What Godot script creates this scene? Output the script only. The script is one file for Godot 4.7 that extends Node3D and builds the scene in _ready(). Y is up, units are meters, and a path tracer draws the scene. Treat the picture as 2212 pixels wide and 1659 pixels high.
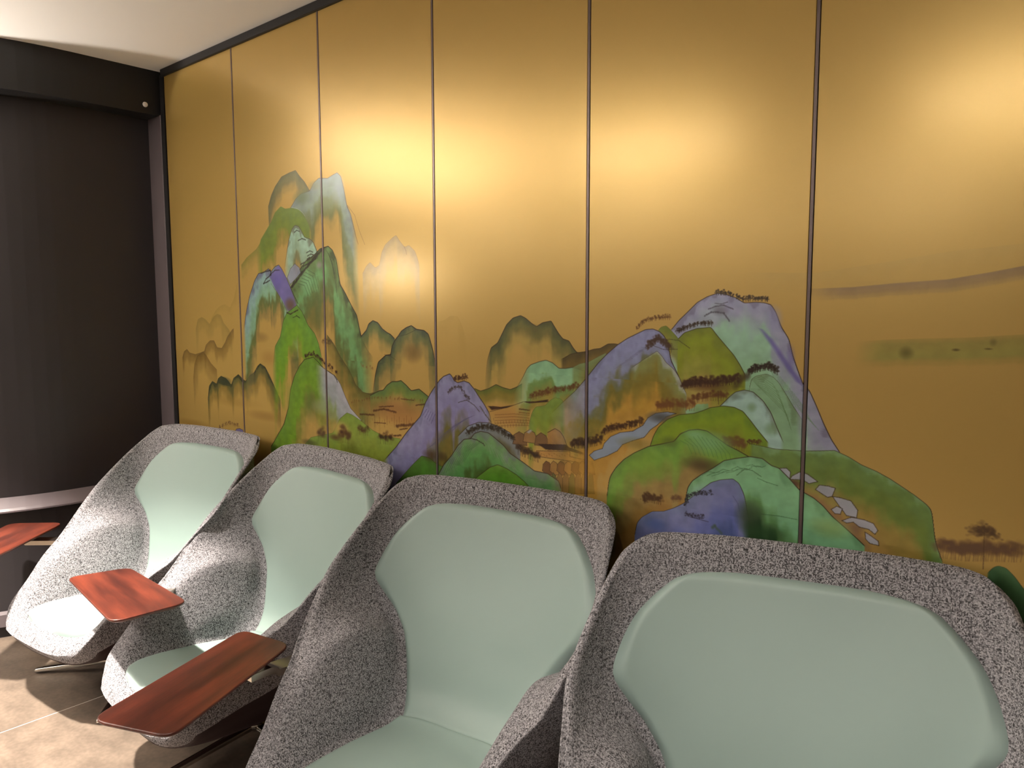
extends Node3D
# A row of reclined lounge chairs under a gilded landscape mural.  x runs along the mural, y is up, z is the distance from the mural.

var M := {}
var names := {}
var rng := RandomNumberGenerator.new()

# ------------------------------------------------------------------ helpers
func numbered(called: String) -> String:
	if not names.has(called):
		names[called] = 0
		return called
	names[called] += 1
	return "%s_%03d" % [called, names[called]]

func mat(c: Color, rough: float, metal := 0.0) -> StandardMaterial3D:
	var m := StandardMaterial3D.new()
	m.albedo_color = c
	m.roughness = rough
	m.metallic = metal
	m.cull_mode = BaseMaterial3D.CULL_DISABLED
	return m

func put(mesh: Mesh, m: Material, called: String, parent: Node = self, at := Vector3.ZERO) -> MeshInstance3D:
	var o := MeshInstance3D.new()
	o.mesh = mesh
	o.material_override = m
	o.name = numbered(called) if parent == self else called
	parent.add_child(o, true)
	o.position = at
	o.cast_shadow = GeometryInstance3D.SHADOW_CASTING_SETTING_ON
	return o

func thing(called: String, label: String, category: String, at := Vector3.ZERO, turn := 0.0, group := "") -> Node3D:
	var o := Node3D.new()
	o.name = numbered(called)
	add_child(o)
	o.position = at
	o.rotation.y = turn
	o.set_meta("label", label)
	o.set_meta("category", category)
	if group != "":
		o.set_meta("group", group)
	return o

func tag(o: Node, label: String, category: String, group := "") -> Node:
	o.set_meta("label", label)
	o.set_meta("category", category)
	if group != "":
		o.set_meta("group", group)
	return o

func structure(o: Node, label := "") -> Node:
	o.set_meta("kind", "structure")
	if label != "":
		o.set_meta("label", label)
	return o

func box(x0: float, x1: float, y0: float, y1: float, z0: float, z1: float, bevel := 0.0) -> ArrayMesh:
	var c := Vector3((x0 + x1) / 2, (y0 + y1) / 2, (z0 + z1) / 2)
	var h := Vector3(absf(x1 - x0) / 2, absf(y1 - y0) / 2, absf(z1 - z0) / 2)
	var st := SurfaceTool.new()
	st.begin(Mesh.PRIMITIVE_TRIANGLES)
	st.set_smooth_group(-1)
	var b := minf(bevel, minf(h.x, minf(h.y, h.z)) * 0.9)
	# the six faces, then twelve chamfers and eight corners
	for ax in 3:
		var e1 := (ax + 1) % 3
		var e2 := (ax + 2) % 3
		for s in [-1.0, 1.0]:
			var q := []
			for k in [[-1.0, -1.0], [1.0, -1.0], [1.0, 1.0], [-1.0, 1.0]]:
				var p := Vector3.ZERO
				p[ax] = s * h[ax]
				p[e1] = k[0] * (h[e1] - b)
				p[e2] = k[1] * (h[e2] - b)
				q.append(p)
			var nrm := Vector3.ZERO
			nrm[ax] = s
			quad(st, q[0] + c, q[1] + c, q[2] + c, q[3] + c, nrm)
		if b > 0.0:
			for s1 in [-1.0, 1.0]:
				for s2 in [-1.0, 1.0]:
					var q2 := []
					for k in [[-1.0, 0], [1.0, 0], [1.0, 1], [-1.0, 1]]:
						var p := Vector3.ZERO
						p[ax] = k[0] * (h[ax] - b)
						p[e1] = s1 * (h[e1] - (b if k[1] == 1 else 0.0))
						p[e2] = s2 * (h[e2] - (0.0 if k[1] == 1 else b))
						q2.append(p)
					var n2 := Vector3.ZERO
					n2[e1] = s1
					n2[e2] = s2
					quad(st, q2[0] + c, q2[1] + c, q2[2] + c, q2[3] + c, n2)
	if b > 0.0:
		for sx in [-1.0, 1.0]:
			for sy in [-1.0, 1.0]:
				for sz in [-1.0, 1.0]:
					var s3 := Vector3(sx, sy, sz)
					tri(st, c + s3 * Vector3(h.x, h.y - b, h.z - b), c + s3 * Vector3(h.x - b, h.y, h.z - b), c + s3 * Vector3(h.x - b, h.y - b, h.z), s3)
	st.generate_normals()
	return st.commit()

func tri(st: SurfaceTool, a: Vector3, b: Vector3, c: Vector3, outward: Vector3) -> void:
	if (b - a).cross(c - a).dot(outward) > 0.0:
		var t := b
		b = c
		c = t
	for v in [a, b, c]:
		st.set_uv(Vector2(v.x + v.z, v.y))
		st.add_vertex(v)

func quad(st: SurfaceTool, a: Vector3, b: Vector3, c: Vector3, d: Vector3, outward: Vector3) -> void:
	tri(st, a, b, c, outward)
	tri(st, a, c, d, outward)

# A grid of points as one smooth sheet.  wrap joins the last column to the first.
func sheet(rows: Array, wrap := false, flip := false, uvs: Array = []) -> ArrayMesh:
	var nr := rows.size()
	var nc: int = rows[0].size()
	var v := PackedVector3Array()
	var n := PackedVector3Array()
	var uv := PackedVector2Array()
	for i in nr:
		for j in nc:
			v.append(rows[i][j])
			uv.append(uvs[i][j] if uvs.size() > 0 else Vector2(j / float(nc), i / float(nr)))
			n.append(Vector3.ZERO)
	var idx := PackedInt32Array()
	var last := nc if wrap else nc - 1
	for i in nr - 1:
		for j in last:
			var a := i * nc + j
			var b := i * nc + (j + 1) % nc
			var c := a + nc
			var d := b + nc
			var order := [a, b, d, a, d, c] if not flip else [a, d, b, a, c, d]
			for t in [0, 3]:
				var p0: Vector3 = v[order[t]]
				var cr := (v[order[t + 2]] - p0).cross(v[order[t + 1]] - p0)
				if cr.length_squared() > 1e-16:
					for k in 3:
						n[order[t + k]] += cr
						idx.append(order[t + k])
	for i in n.size():
		n[i] = n[i].normalized() if n[i].length_squared() > 1e-20 else Vector3.UP
	var arr := []
	arr.resize(Mesh.ARRAY_MAX)
	arr[Mesh.ARRAY_VERTEX] = v
	arr[Mesh.ARRAY_NORMAL] = n
	arr[Mesh.ARRAY_TEX_UV] = uv
	arr[Mesh.ARRAY_INDEX] = idx
	var am := ArrayMesh.new()
	am.add_surface_from_arrays(Mesh.PRIMITIVE_TRIANGLES, arr)
	return am

# A closed profile (out from the path, height) carried along a path on the floor plan.
func sweep(path: Array, profile: Array) -> ArrayMesh:
	var st := SurfaceTool.new()
	st.begin(Mesh.PRIMITIVE_TRIANGLES)
	st.set_smooth_group(-1)
	var loops := []
	for i in path.size():
		var a: Vector2 = path[maxi(i - 1, 0)]
		var b: Vector2 = path[mini(i + 1, path.size() - 1)]
		var d := (b - a).normalized()
		var nn := Vector2(d.y, -d.x)
		var loop := []
		for q in profile:
			var p: Vector2 = path[i] + nn * q.x
			loop.append(Vector3(p.x, q.y, p.y))
		loops.append(loop)
	var mid := Vector2.ZERO
	for q in profile:
		mid += q / float(profile.size())
	for i in path.size() - 1:
		var cc := Vector3.ZERO
		for p in loops[i]:
			cc += p / float(profile.size())
		for k in profile.size():
			var k2 := (k + 1) % profile.size()
			var fc: Vector3 = (loops[i][k] + loops[i][k2]) / 2.0
			quad(st, loops[i][k], loops[i][k2], loops[i + 1][k2], loops[i + 1][k], fc - cc)
	for e in [0, path.size() - 1]:
		for k in range(1, profile.size() - 1):
			tri(st, loops[e][0], loops[e][k], loops[e][k + 1], Vector3(0, 0, -1) if e == 0 else Vector3(0, 0, 1))
	st.generate_normals()
	return st.commit()

# Rings of (radius, height) turned about the upright axis.
func lathe(prof: Array, seg := 32) -> ArrayMesh:
	var rows := []
	for q in prof:
		var r := []
		for k in seg:
			var a := TAU * k / seg
			r.append(Vector3(cos(a) * q.x, q.y, sin(a) * q.x))
		rows.append(r)
	return sheet(rows, true, true)

# A flat slab: an outline on the floor plan with rounded edges, layers of (inset, height).
func slab(outline: PackedVector2Array, layers: Array, uvscale := 1.0) -> ArrayMesh:
	var rows := []
	var uvs := []
	var n := outline.size()
	var c := Vector2.ZERO
	for p in outline:
		c += p / float(n)
	var first := []
	var fu := []
	for k in n:
		first.append(Vector3(c.x, layers[0].y, c.y))
		fu.append(Vector2(c.y, c.x) * uvscale + Vector2(.5, .5))
	rows.append(first)
	uvs.append(fu)
	for l in layers:
		var r := []
		var ru := []
		for k in n:
			var t := (outline[(k + 1) % n] - outline[(k + n - 1) % n]).normalized()
			var nn := Vector2(t.y, -t.x)
			var p: Vector2 = outline[k] - nn * l.x
			r.append(Vector3(p.x, l.y, p.y))
			ru.append(Vector2(p.y, p.x) * uvscale + Vector2(.5, .5))
		rows.append(r)
		uvs.append(ru)
	var fin := []
	for k in n:
		fin.append(Vector3(c.x, layers[-1].y, c.y))
	rows.append(fin)
	uvs.append(fu)
	return sheet(rows, true, true, uvs)

func round_poly(pts: Array, radii: Array, seg := 7) -> PackedVector2Array:
	var out := PackedVector2Array()
	var n := pts.size()
	for k in n:
		var p: Vector2 = pts[k]
		var a: Vector2 = pts[(k + n - 1) % n]
		var b: Vector2 = pts[(k + 1) % n]
		var r: float = radii[k]
		var p0 := p + (a - p).normalized() * r
		var p1 := p + (b - p).normalized() * r
		for s in seg + 1:
			var t := s / float(seg)
			out.append(p0.lerp(p, t).lerp(p.lerp(p1, t), t))
	return out

func cat(a, b, c, d, t: float):
	return 0.5 * ((2.0 * b) + (c - a) * t + (2.0 * a - 5.0 * b + 4.0 * c - d) * t * t + (3.0 * b - a - 3.0 * c + d) * t * t * t)

func curve(pts: Array, t: float):
	var n := pts.size()
	var i := clampi(int(floor(t)), 0, n - 2)
	var f := t - i
	return cat(pts[maxi(i - 1, 0)], pts[i], pts[i + 1], pts[mini(i + 2, n - 1)], f)

func tex(img: Image) -> ImageTexture:
	img.generate_mipmaps()
	return ImageTexture.create_from_image(img)

# ------------------------------------------------------------------ surfaces
func make_materials() -> void:
	M.black = mat(Color(0.085, 0.08, 0.085), 0.55)
	M.darkwall = mat(Color(0.165, 0.15, 0.16), 0.6)
	M.greytrim = mat(Color(0.37, 0.335, 0.345), 0.5)
	M.ledge = mat(Color(0.42, 0.385, 0.40), 0.40)
	M.ceiling = mat(Color(0.93, 0.92, 0.905), 0.9)
	M.wall = mat(Color(0.55, 0.52, 0.49), 0.8)
	M.bronze = mat(Color(0.42, 0.37, 0.36), 0.32, 0.55)
	M.grout = mat(Color(0.93, 0.91, 0.88), 0.8)
	M.white = mat(Color(0.9, 0.88, 0.86), 0.5)
	M.chrome = mat(Color(0.86, 0.84, 0.81), 0.12, 1.0)
	M.steel = mat(Color(0.80, 0.77, 0.72), 0.28, 1.0)
	M.darkmetal = mat(Color(0.16, 0.15, 0.16), 0.35, 0.6)
	M.under = mat(Color(0.15, 0.06, 0.07), 0.6)
	M.mint = mat(Color(0.575, 0.655, 0.63), 0.48)
	M.mint.roughness = 0.5
	make_fabric()
	make_wood()
	make_stone()

# Grey bouclé: rows of small round loops, each loop one of several greys.
func make_fabric() -> void:
	var n := 512
	var cells := 64
	var r := RandomNumberGenerator.new()
	r.seed = 11
	var px := PackedFloat32Array()
	var py := PackedFloat32Array()
	var tone := PackedFloat32Array()
	for k in cells * cells:
		px.append(r.randf_range(0.22, 0.78))
		py.append(r.randf_range(0.22, 0.78))
		var v := r.randf()
		tone.append(0.50 + 0.34 * v if v > 0.45 else 0.20 + 0.5 * v)
	var col := PackedByteArray()
	var hgt := PackedByteArray()
	col.resize(n * n * 3)
	hgt.resize(n * n * 3)
	var sc := float(cells) / n
	for y in n:
		var fy := y * sc
		var cy := int(fy)
		for x in n:
			var fx := x * sc
			var cx := int(fx)
			var best := 9.0
			var bt := 0.0
			for dy in [-1, 0, 1]:
				var yy: int = cy + dy
				var base: int = ((yy + cells) % cells) * cells
				for dx in [-1, 0, 1]:
					var xx: int = cx + dx
					var k: int = base + (xx + cells) % cells
					var ex := xx + px[k] - fx
					var ey := yy + py[k] - fy
					var d := ex * ex + ey * ey
					if d < best:
						best = d
						bt = tone[k]
			var hh := clampf(1.0 - best * 2.1, 0.0, 1.0)
			var t: float = bt * (0.55 + 0.45 * smoothstep(0.0, 0.5, hh))
			var o := (y * n + x) * 3
			col[o] = int(t * 255.0)
			col[o + 1] = int(t * 250.0)
			col[o + 2] = int(t * 250.0)
			var hb := int(hh * 255.0)
			hgt[o] = hb
			hgt[o + 1] = hb
			hgt[o + 2] = hb
	var hi := Image.create_from_data(n, n, false, Image.FORMAT_RGB8, hgt)
	hi.bump_map_to_normal_map(5.0)
	var m := mat(Color(.92, .925, .95), 0.95)
	m.albedo_texture = tex(Image.create_from_data(n, n, false, Image.FORMAT_RGB8, col))
	m.normal_enabled = true
	m.normal_texture = tex(hi)
	m.normal_scale = 0.9
	m.uv1_triplanar = true
	m.uv1_scale = Vector3(6.6, 6.6, 6.6)
	M.fabric = m

func make_wood() -> void:
	var w := 512
	var h := 256
	var f := FastNoiseLite.new()
	f.seed = 5
	f.frequency = 0.02
	f.fractal_octaves = 4
	var g := FastNoiseLite.new()
	g.seed = 9
	g.frequency = 0.16
	var b := PackedByteArray()
	b.resize(w * h * 3)
	var dark := Vector3(0.20, 0.078, 0.055)
	var lite := Vector3(0.42, 0.185, 0.12)
	for y in h:
		for x in w:
			var t := 0.5 + 0.75 * f.get_noise_2d(x * 0.10, y * 1.25) + 0.22 * g.get_noise_2d(x * 0.06, y * 1.9) + 0.10 * g.get_noise_2d(x * 0.35 + 400.0, y * 5.0)
			var c := dark.lerp(lite, clampf(t, 0.0, 1.0))
			var o := (y * w + x) * 3
			b[o] = int(c.x * 255)
			b[o + 1] = int(c.y * 255)
			b[o + 2] = int(c.z * 255)
	var m := mat(Color(1, 1, 1), 0.36)
	m.albedo_texture = tex(Image.create_from_data(w, h, false, Image.FORMAT_RGB8, b))
	M.wood = m

func make_stone() -> void:
	var n := 512
	var f := FastNoiseLite.new()
	f.seed = 21
	f.frequency = 0.012
	f.fractal_octaves = 5
	var g := FastNoiseLite.new()
	g.seed = 4
	g.frequency = 0.10
	var b := PackedByteArray()
	b.resize(n * n * 3)
	for y in n:
		for x in n:
			var t := 0.43 + 0.07 * f.get_noise_2d(x, y * 1.6) + 0.05 * g.get_noise_2d(x, y)
			var o := (y * n + x) * 3
			b[o] = int(t * 255)
			b[o + 1] = int(t * 0.885 * 255)
			b[o + 2] = int(t * 0.78 * 255)
	var m := mat(Color(1, 1, 1), 0.34)
	m.albedo_texture = tex(Image.create_from_data(n, n, false, Image.FORMAT_RGB8, b))
	m.uv1_triplanar = true
	m.uv1_world_triplanar = true
	m.uv1_scale = Vector3(0.83, 0.83, 0.83)
	M.stone = m

# ------------------------------------------------------------------ the mural's print
# A canvas in millimetres (x from the first joint, y from the floor), painted with washes, ink lines and tree marks.
const PX := 0.75
const CW := 3412
const CH := 2046
var art := PackedByteArray()
var grain := PackedFloat32Array()
var brush := RandomNumberGenerator.new()

func k(r: int, g: int, b: int, a: float) -> Color:
	return Color(r / 255.0, g / 255.0, b / 255.0, a)

# A hill: its skyline from left to right, washes by depth below it, an ink edge, soft ends.
func ridge(p: Array, stops: Array, edge: float, ink: Color, end0: int, end1: int, rough: float) -> void:
	var n := p.size() / 2
	var x0 := maxi(int(p[0] * PX), 0)
	var x1 := mini(int(p[n * 2 - 2] * PX), CW - 1)
	if x1 <= x0 + 2:
		return
	var ys := PackedFloat32Array()
	var s := 0
	for x in range(x0, x1 + 1):
		var mx := x / PX
		while s < n - 2 and mx > p[s * 2 + 2]:
			s += 1
		var ax: float = p[s * 2]
		var bx: float = p[s * 2 + 2]
		var t := clampf((mx - ax) / maxf(bx - ax, 0.5), 0.0, 1.0)
		ys.append(lerpf(p[s * 2 + 1], p[s * 2 + 3], t) * PX)
	var m := ys.size()
	for pass_ in 2:
		var z := ys.duplicate()
		for i in range(2, m - 2):
			ys[i] = (z[i - 2] + z[i - 1] + z[i] + z[i + 1] + z[i + 2]) / 5.0
	var deep := int(stops[-1][0] * PX) + 2
	var lr := PackedFloat32Array()
	var lg := PackedFloat32Array()
	var lb := PackedFloat32Array()
	var la := PackedFloat32Array()
	var q := 0
	for d in deep + 1:
		var md := d / PX
		while q < stops.size() - 2 and md > stops[q + 1][0]:
			q += 1
		var c0: Color = stops[q][1]
		var c1: Color = stops[q + 1][1]
		var t := clampf((md - stops[q][0]) / maxf(stops[q + 1][0] - stops[q][0], 0.5), 0.0, 1.0)
		t = t * t * (3.0 - 2.0 * t)
		var c := c0.lerp(c1, t)
		lr.append(c.r * 255.0)
		lg.append(c.g * 255.0)
		lb.append(c.b * 255.0)
		la.append(c.a)
	var er := ink.r * 255.0
	var eg := ink.g * 255.0
	var eb := ink.b * 255.0
	var ew := maxf(edge * PX, 0.01)
	var wob := deep * rough * 0.45
	var off := brush.randi() % 100
	for i in m:
		var x := x0 + i
		var sl := (ys[mini(i + 3, m - 1)] - ys[maxi(i - 3, 0)]) / 6.0
		var kk := sqrt(1.0 + minf(sl * sl, 30.0))
		var inv := 1.0 / minf(kk, 1.9)
		var inv_edge := 1.0 / kk
		var fade := minf(1.0, minf((i + 1) / maxf(end0 * PX, 1.0), (m - i) / maxf(end1 * PX, 1.0)))
		var top := ys[i]
		var y := int(ceil(top))
		var low := maxi(int(top - deep * minf(kk, 1.9)), 0)
		var gx := ((x >> 1) + off) & 127
		while y > low:
			if y < CH:
				var raw := top - y + 0.5
				var d := raw * inv
				var gr := grain[((y >> 2) & 127) * 128 + gx]
				var li := int(d + gr * wob)
				if li >= deep:
					li = deep
				elif li < 0:
					li = 0
				var a := la[li] * fade
				if raw < 1.0:
					a *= maxf(raw, 0.0)
				if a > 0.004:
					var sh := 1.0 + 0.06 * grain[((y >> 1) & 127) * 128 + ((x >> 1) & 127)]
					var o := (y * CW + x) * 3
					var r := lr[li] * sh
					var g := lg[li] * sh
					var b := lb[li] * sh
					var de := raw * inv_edge
					if de < ew * 2.0 and ink.a > 0.0:
						var ea := ink.a * clampf(2.0 - de / ew, 0.0, 1.0)
						r = lerpf(r, er, ea)
						g = lerpf(g, eg, ea)
						b = lerpf(b, eb, ea)
					art[o] = int(lerpf(art[o], minf(r, 255.0), a))
					art[o + 1] = int(lerpf(art[o + 1], minf(g, 255.0), a))
					art[o + 2] = int(lerpf(art[o + 2], minf(b, 255.0), a))
			y -= 1

func dab(cx: float, cy: float, rx: float, ry: float, c: Color) -> void:
	var xa := maxi(int(cx - rx), 0)
	var xb := mini(int(cx + rx) + 1, CW - 1)
	var ya := maxi(int(cy - ry), 0)
	var yb := mini(int(cy + ry) + 1, CH - 1)
	var r := c.r * 255.0
	var g := c.g * 255.0
	var b := c.b * 255.0
	for y in range(ya, yb + 1):
		var ey := (y - cy) / ry
		for x in range(xa, xb + 1):
			var ex := (x - cx) / rx
			var d := ex * ex + ey * ey
			if d < 1.0:
				var a := c.a * (1.0 - d) * (1.0 - d * 0.5)
				var o := (y * CW + x) * 3
				art[o] = int(lerpf(art[o], r, a))
				art[o + 1] = int(lerpf(art[o + 1], g, a))
				art[o + 2] = int(lerpf(art[o + 2], b, a))

# A wash without an edge.
func blob(x: int, y: int, rx: int, ry: int, c: Color) -> void:
	dab(x * PX, y * PX, maxf(rx * PX * 1.25, 2.0), maxf(ry * PX * 1.25, 2.0), c)

# A brush line.
func stroke(p: Array, w: float, c: Color) -> void:
	var n := p.size() / 2
	var rad := maxf(w * PX * 0.6, 1.15)
	var cc := c
	cc.a = clampf(c.a * 0.62, 0.0, 1.0)
	for i in n - 1:
		var a := Vector2(p[i * 2], p[i * 2 + 1]) * PX
		var b := Vector2(p[i * 2 + 2], p[i * 2 + 3]) * PX
		var m := maxi(int(a.distance_to(b) / maxf(rad * 0.6, 0.8)), 1)
		for s in m + 1:
			var q := a.lerp(b, s / float(m))
			var j := rad * (0.85 + 0.3 * brush.randf())
			dab(q.x + brush.randf_range(-.25, .25) * rad, q.y + brush.randf_range(-.25, .25) * rad, j, j, cc)

# A flat patch with an optional ink outline.
func poly(p: Array, c: Color, line: float) -> void:
	var pts := PackedVector2Array()
	for i in p.size() / 2:
		pts.append(Vector2(p[i * 2], p[i * 2 + 1]) * PX)
	var lo := 1e9
	var hi := -1e9
	for q in pts:
		lo = minf(lo, q.y)
		hi = maxf(hi, q.y)
	for y in range(maxi(int(lo), 0), mini(int(hi) + 1, CH)):
		var cuts := []
		for i in pts.size():
			var a := pts[i]
			var b := pts[(i + 1) % pts.size()]
			if (a.y <= y) != (b.y <= y):
				cuts.append(a.x + (y - a.y) / (b.y - a.y) * (b.x - a.x))
		cuts.sort()
		for j in range(0, cuts.size() - 1, 2):
			for x in range(maxi(int(cuts[j]), 0), mini(int(cuts[j + 1]) + 1, CW)):
				var al := c.a * clampf(minf(x - cuts[j] + 0.5, cuts[j + 1] - x + 0.5) / (1.2 if line > 0.0 else 7.0), 0.0, 1.0)
				var sh := 1.0 + 0.08 * grain[((y >> 2) & 127) * 128 + ((x >> 2) & 127)]
				var o := (y * CW + x) * 3
				art[o] = int(lerpf(art[o], minf(c.r * 255.0 * sh, 255.0), al))
				art[o + 1] = int(lerpf(art[o + 1], minf(c.g * 255.0 * sh, 255.0), al))
				art[o + 2] = int(lerpf(art[o + 2], minf(c.b * 255.0 * sh, 255.0), al))
	if line > 0.0:
		var ring := p.duplicate()
		ring.append(p[0])
		ring.append(p[1])
		stroke(ring, line, Color(0.2, 0.15, 0.12, 0.8))

# Little ink trees standing along a line.
func trees(p: Array, h: float, n: int, c: Color, trunk: float, spread: float) -> void:
	var m := p.size() / 2
	var hp := h * PX
	for i in n:
		var t := (i + brush.randf()) / n * (m - 1)
		var s := mini(int(t), m - 2)
		var f := t - s
		var x := lerpf(p[s * 2], p[s * 2 + 2], f) * PX
		var y := lerpf(p[s * 2 + 1], p[s * 2 + 3], f) * PX
		var hh := hp * brush.randf_range(0.6, 1.05)
		var cc := c
		cc.a = c.a * 0.8
		if trunk > 0.25:
			for q in int(hh * 0.9):
				dab(x + sin(q * 0.2 + i) * 0.7, y + q, 1.1, 1.1, cc)
		for q in 11:
			var u := brush.randf_range(-1.0, 1.0)
			var w := brush.randf_range(trunk, 1.0)
			var rr := maxf(hp * brush.randf_range(0.09, 0.20), 1.3)
			cc.a = c.a * brush.randf_range(0.35, 0.8)
			dab(x + u * hh * spread * (1.15 - w) * 1.1, y + hh * w, rr * 1.3, rr, cc)

func paint() -> Image:
	var base := Image.create(CW, CH, false, Image.FORMAT_RGB8)
	base.fill(GOLD)
	art = base.get_data()
	brush.seed = 31
	var f := FastNoiseLite.new()
	f.seed = 3
	f.frequency = 0.045
	f.fractal_octaves = 3
	for y in 128:
		for x in 128:
			# blends with itself across the border, so that it repeats without a seam
			var wx := absf(x - 63.5) / 63.5
			var a := f.get_noise_2d(x, y * 1.3)
			var b := f.get_noise_2d(x + 64 if x < 64 else x - 64, y * 1.3 + 300.0)
			grain.append(lerpf(a, b, pow(wx, 6.0)) * 1.6)
	ridge([3085, 1659, 3260, 1651, 3415, 1670, 3543, 1688, 3680, 1698, 3849, 1693, 4052, 1667], [[0, k(172, 151, 96, 0.25)], [37, k(178, 153, 92, 0.15)], [75, k(194, 162, 89, 0.00)]], 0.0, k(55, 40, 27, 0.00), 60, 5, 0.14)
	ridge([3236, 1614, 3347, 1616, 3439, 1623, 3546, 1629, 3625, 1642, 3683, 1653, 3769, 1656, 3883, 1642, 4056, 1604], [[0, k(133, 113, 92, 0.75)], [13, k(140, 118, 92, 0.62)], [24, k(146, 125, 95, 0.35)], [33, k(194, 162, 89, 0.00)]], 0.3, k(55, 40, 27, 0.25), 90, 5, 0.05)
	ridge([3362, 1490, 3422, 1496, 3510, 1501, 3592, 1505, 3690, 1514, 3827, 1521, 4062, 1516], [[0, k(133, 129, 65, 0.30)], [14, k(137, 139, 69, 0.55)], [39, k(144, 148, 74, 0.62)], [55, k(148, 137, 69, 0.30)], [68, k(194, 162, 89, 0.00)]], 0.0, k(55, 40, 27, 0.00), 60, 5, 0.06)
	blob(3470, 1468, 15, 14, k(93, 89, 46, 0.60))
	blob(3568, 1478, 8, 3, k(74, 63, 36, 0.70))
	blob(3628, 1482, 8, 2, k(74, 63, 36, 0.60))
	blob(3636, 1496, 7, 8, k(101, 95, 53, 0.50))
	blob(3504, 1624, 177, 6, k(156, 134, 90, 0.12))
	ridge([221, 1465, 249, 1518, 289, 1529, 326, 1517, 362, 1495, 402, 1531, 439, 1545, 472, 1539, 496, 1503, 541, 1473, 573, 1438], [[0, k(125, 113, 57, 0.35)], [37, k(135, 120, 60, 0.22)], [93, k(194, 162, 89, 0.00)]], 1.1, k(55, 40, 27, 0.20), 10, 10, 0.14)
	ridge([376, 1520, 429, 1563, 466, 1582, 514, 1591, 560, 1575, 598, 1617, 637, 1699], [[0, k(156, 134, 65, 0.25)], [66, k(194, 162, 89, 0.00)]], 0.7, k(55, 40, 27, 0.12), 10, 6, 0.14)
	ridge([69, 1320, 91, 1353, 123, 1366, 149, 1349, 208, 1343, 261, 1353, 300, 1362, 318, 1393, 361, 1416, 399, 1417, 427, 1384, 469, 1382, 501, 1409, 527, 1440, 570, 1471, 588, 1479], [[0, k(93, 74, 38, 0.60)], [31, k(116, 91, 42, 0.40)], [75, k(194, 162, 89, 0.00)]], 1.9, k(55, 40, 27, 0.40), 8, 8, 0.14)
	ridge([177, 1220, 193, 1292, 227, 1337, 287, 1359, 318, 1342, 359, 1306, 418, 1275], [[0, k(101, 78, 38, 0.55)], [57, k(125, 104, 53, 0.30)], [121, k(194, 162, 89, 0.00)]], 1.5, k(55, 40, 27, 0.35), 6, 8, 0.14)
	blob(816, 1442, 62, 23, k(125, 97, 53, 0.40))
	blob(874, 1352, 61, 34, k(156, 116, 57, 0.35))
	blob(826, 1088, 145, 23, k(146, 111, 53, 0.45))
	blob(163, 982, 196, 26, k(146, 113, 53, 0.50))
	blob(562, 1132, 224, 24, k(156, 125, 60, 0.35))
	ridge([316, 1126, 332, 1191, 367, 1218, 407, 1207, 424, 1234, 453, 1248, 500, 1239, 545, 1211, 566, 1243, 613, 1265, 646, 1247, 673, 1236, 719, 1269, 747, 1278, 782, 1312, 804, 1324, 845, 1310, 880, 1272, 918, 1223, 960, 1169], [[0, k(61, 69, 48, 0.92)], [24, k(82, 84, 50, 0.80)], [57, k(116, 101, 48, 0.50)], [121, k(194, 162, 89, 0.00)]], 2.5, k(55, 40, 27, 0.55), 4, 8, 0.14)
	blob(486, 1222, 59, 21, k(42, 55, 42, 0.80))
	blob(718, 1251, 43, 29, k(55, 63, 50, 0.70))
	ridge([1549, 1703, 1571, 1729, 1595, 1744, 1625, 1722, 1649, 1730, 1664, 1778, 1686, 1805, 1730, 1829, 1748, 1835, 1766, 1814, 1793, 1790, 1817, 1795, 1848, 1773, 1864, 1741, 1873, 1710], [[0, k(156, 143, 117, 0.75)], [51, k(175, 160, 128, 0.50)], [153, k(194, 162, 89, 0.00)]], 1.1, k(55, 40, 27, 0.40), 6, 6, 0.14)
	stroke([1790, 1792, 1800, 1776, 1803, 1762], 1.8, k(55, 40, 27, 0.50))
	ridge([1961, 1522, 1996, 1529, 2025, 1544, 2062, 1541, 2083, 1506, 2101, 1461], [[0, k(167, 139, 69, 0.30)], [88, k(194, 162, 89, 0.00)]], 0.5, k(55, 40, 27, 0.12), 18, 18, 0.14)
	ridge([911, 2009, 936, 2053, 968, 2088, 1019, 2124, 1077, 2134, 1124, 2139, 1154, 2110, 1185, 2086, 1219, 2048, 1261, 2002], [[0, k(93, 95, 65, 0.95)], [31, k(103, 103, 67, 0.85)], [67, k(135, 124, 77, 0.40)], [98, k(194, 162, 89, 0.00)]], 1.6, k(55, 40, 27, 0.50), 4, 4, 0.14)
	ridge([1073, 1985, 1118, 2023, 1155, 2040, 1219, 2046, 1247, 2074, 1283, 2090, 1342, 2083, 1376, 2092, 1405, 2098, 1429, 2080, 1447, 2027, 1461, 1969, 1484, 1933, 1506, 1873, 1527, 1809], [[0, k(135, 148, 146, 1.00)], [59, k(135, 150, 135, 1.00)], [93, k(118, 131, 97, 0.95)], [133, k(97, 108, 63, 0.85)], [177, k(127, 118, 61, 0.30)], [212, k(194, 162, 89, 0.00)]], 1.8, k(55, 40, 27, 0.70), 4, 40, 0.14)
	blob(1406, 2028, 40, 63, k(167, 180, 186, 0.70))
	blob(1163, 2026, 62, 31, k(89, 103, 65, 0.70))
	blob(1255, 2063, 43, 20, k(127, 129, 101, 0.60))
	stroke([1465, 1966, 1508, 1926, 1537, 1861, 1566, 1811], 1.5, k(55, 40, 27, 0.45))
	stroke([1461, 1964, 1487, 1909, 1509, 1854, 1527, 1814], 1.5, k(55, 40, 27, 0.45))
	ridge([674, 1768, 722, 1799, 805, 1833, 843, 1862, 875, 1882], [[0, k(127, 131, 59, 0.70)], [45, k(156, 143, 73, 0.35)], [84, k(194, 162, 89, 0.00)]], 1.0, k(55, 40, 27, 0.35), 4, 10, 0.14)
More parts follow.
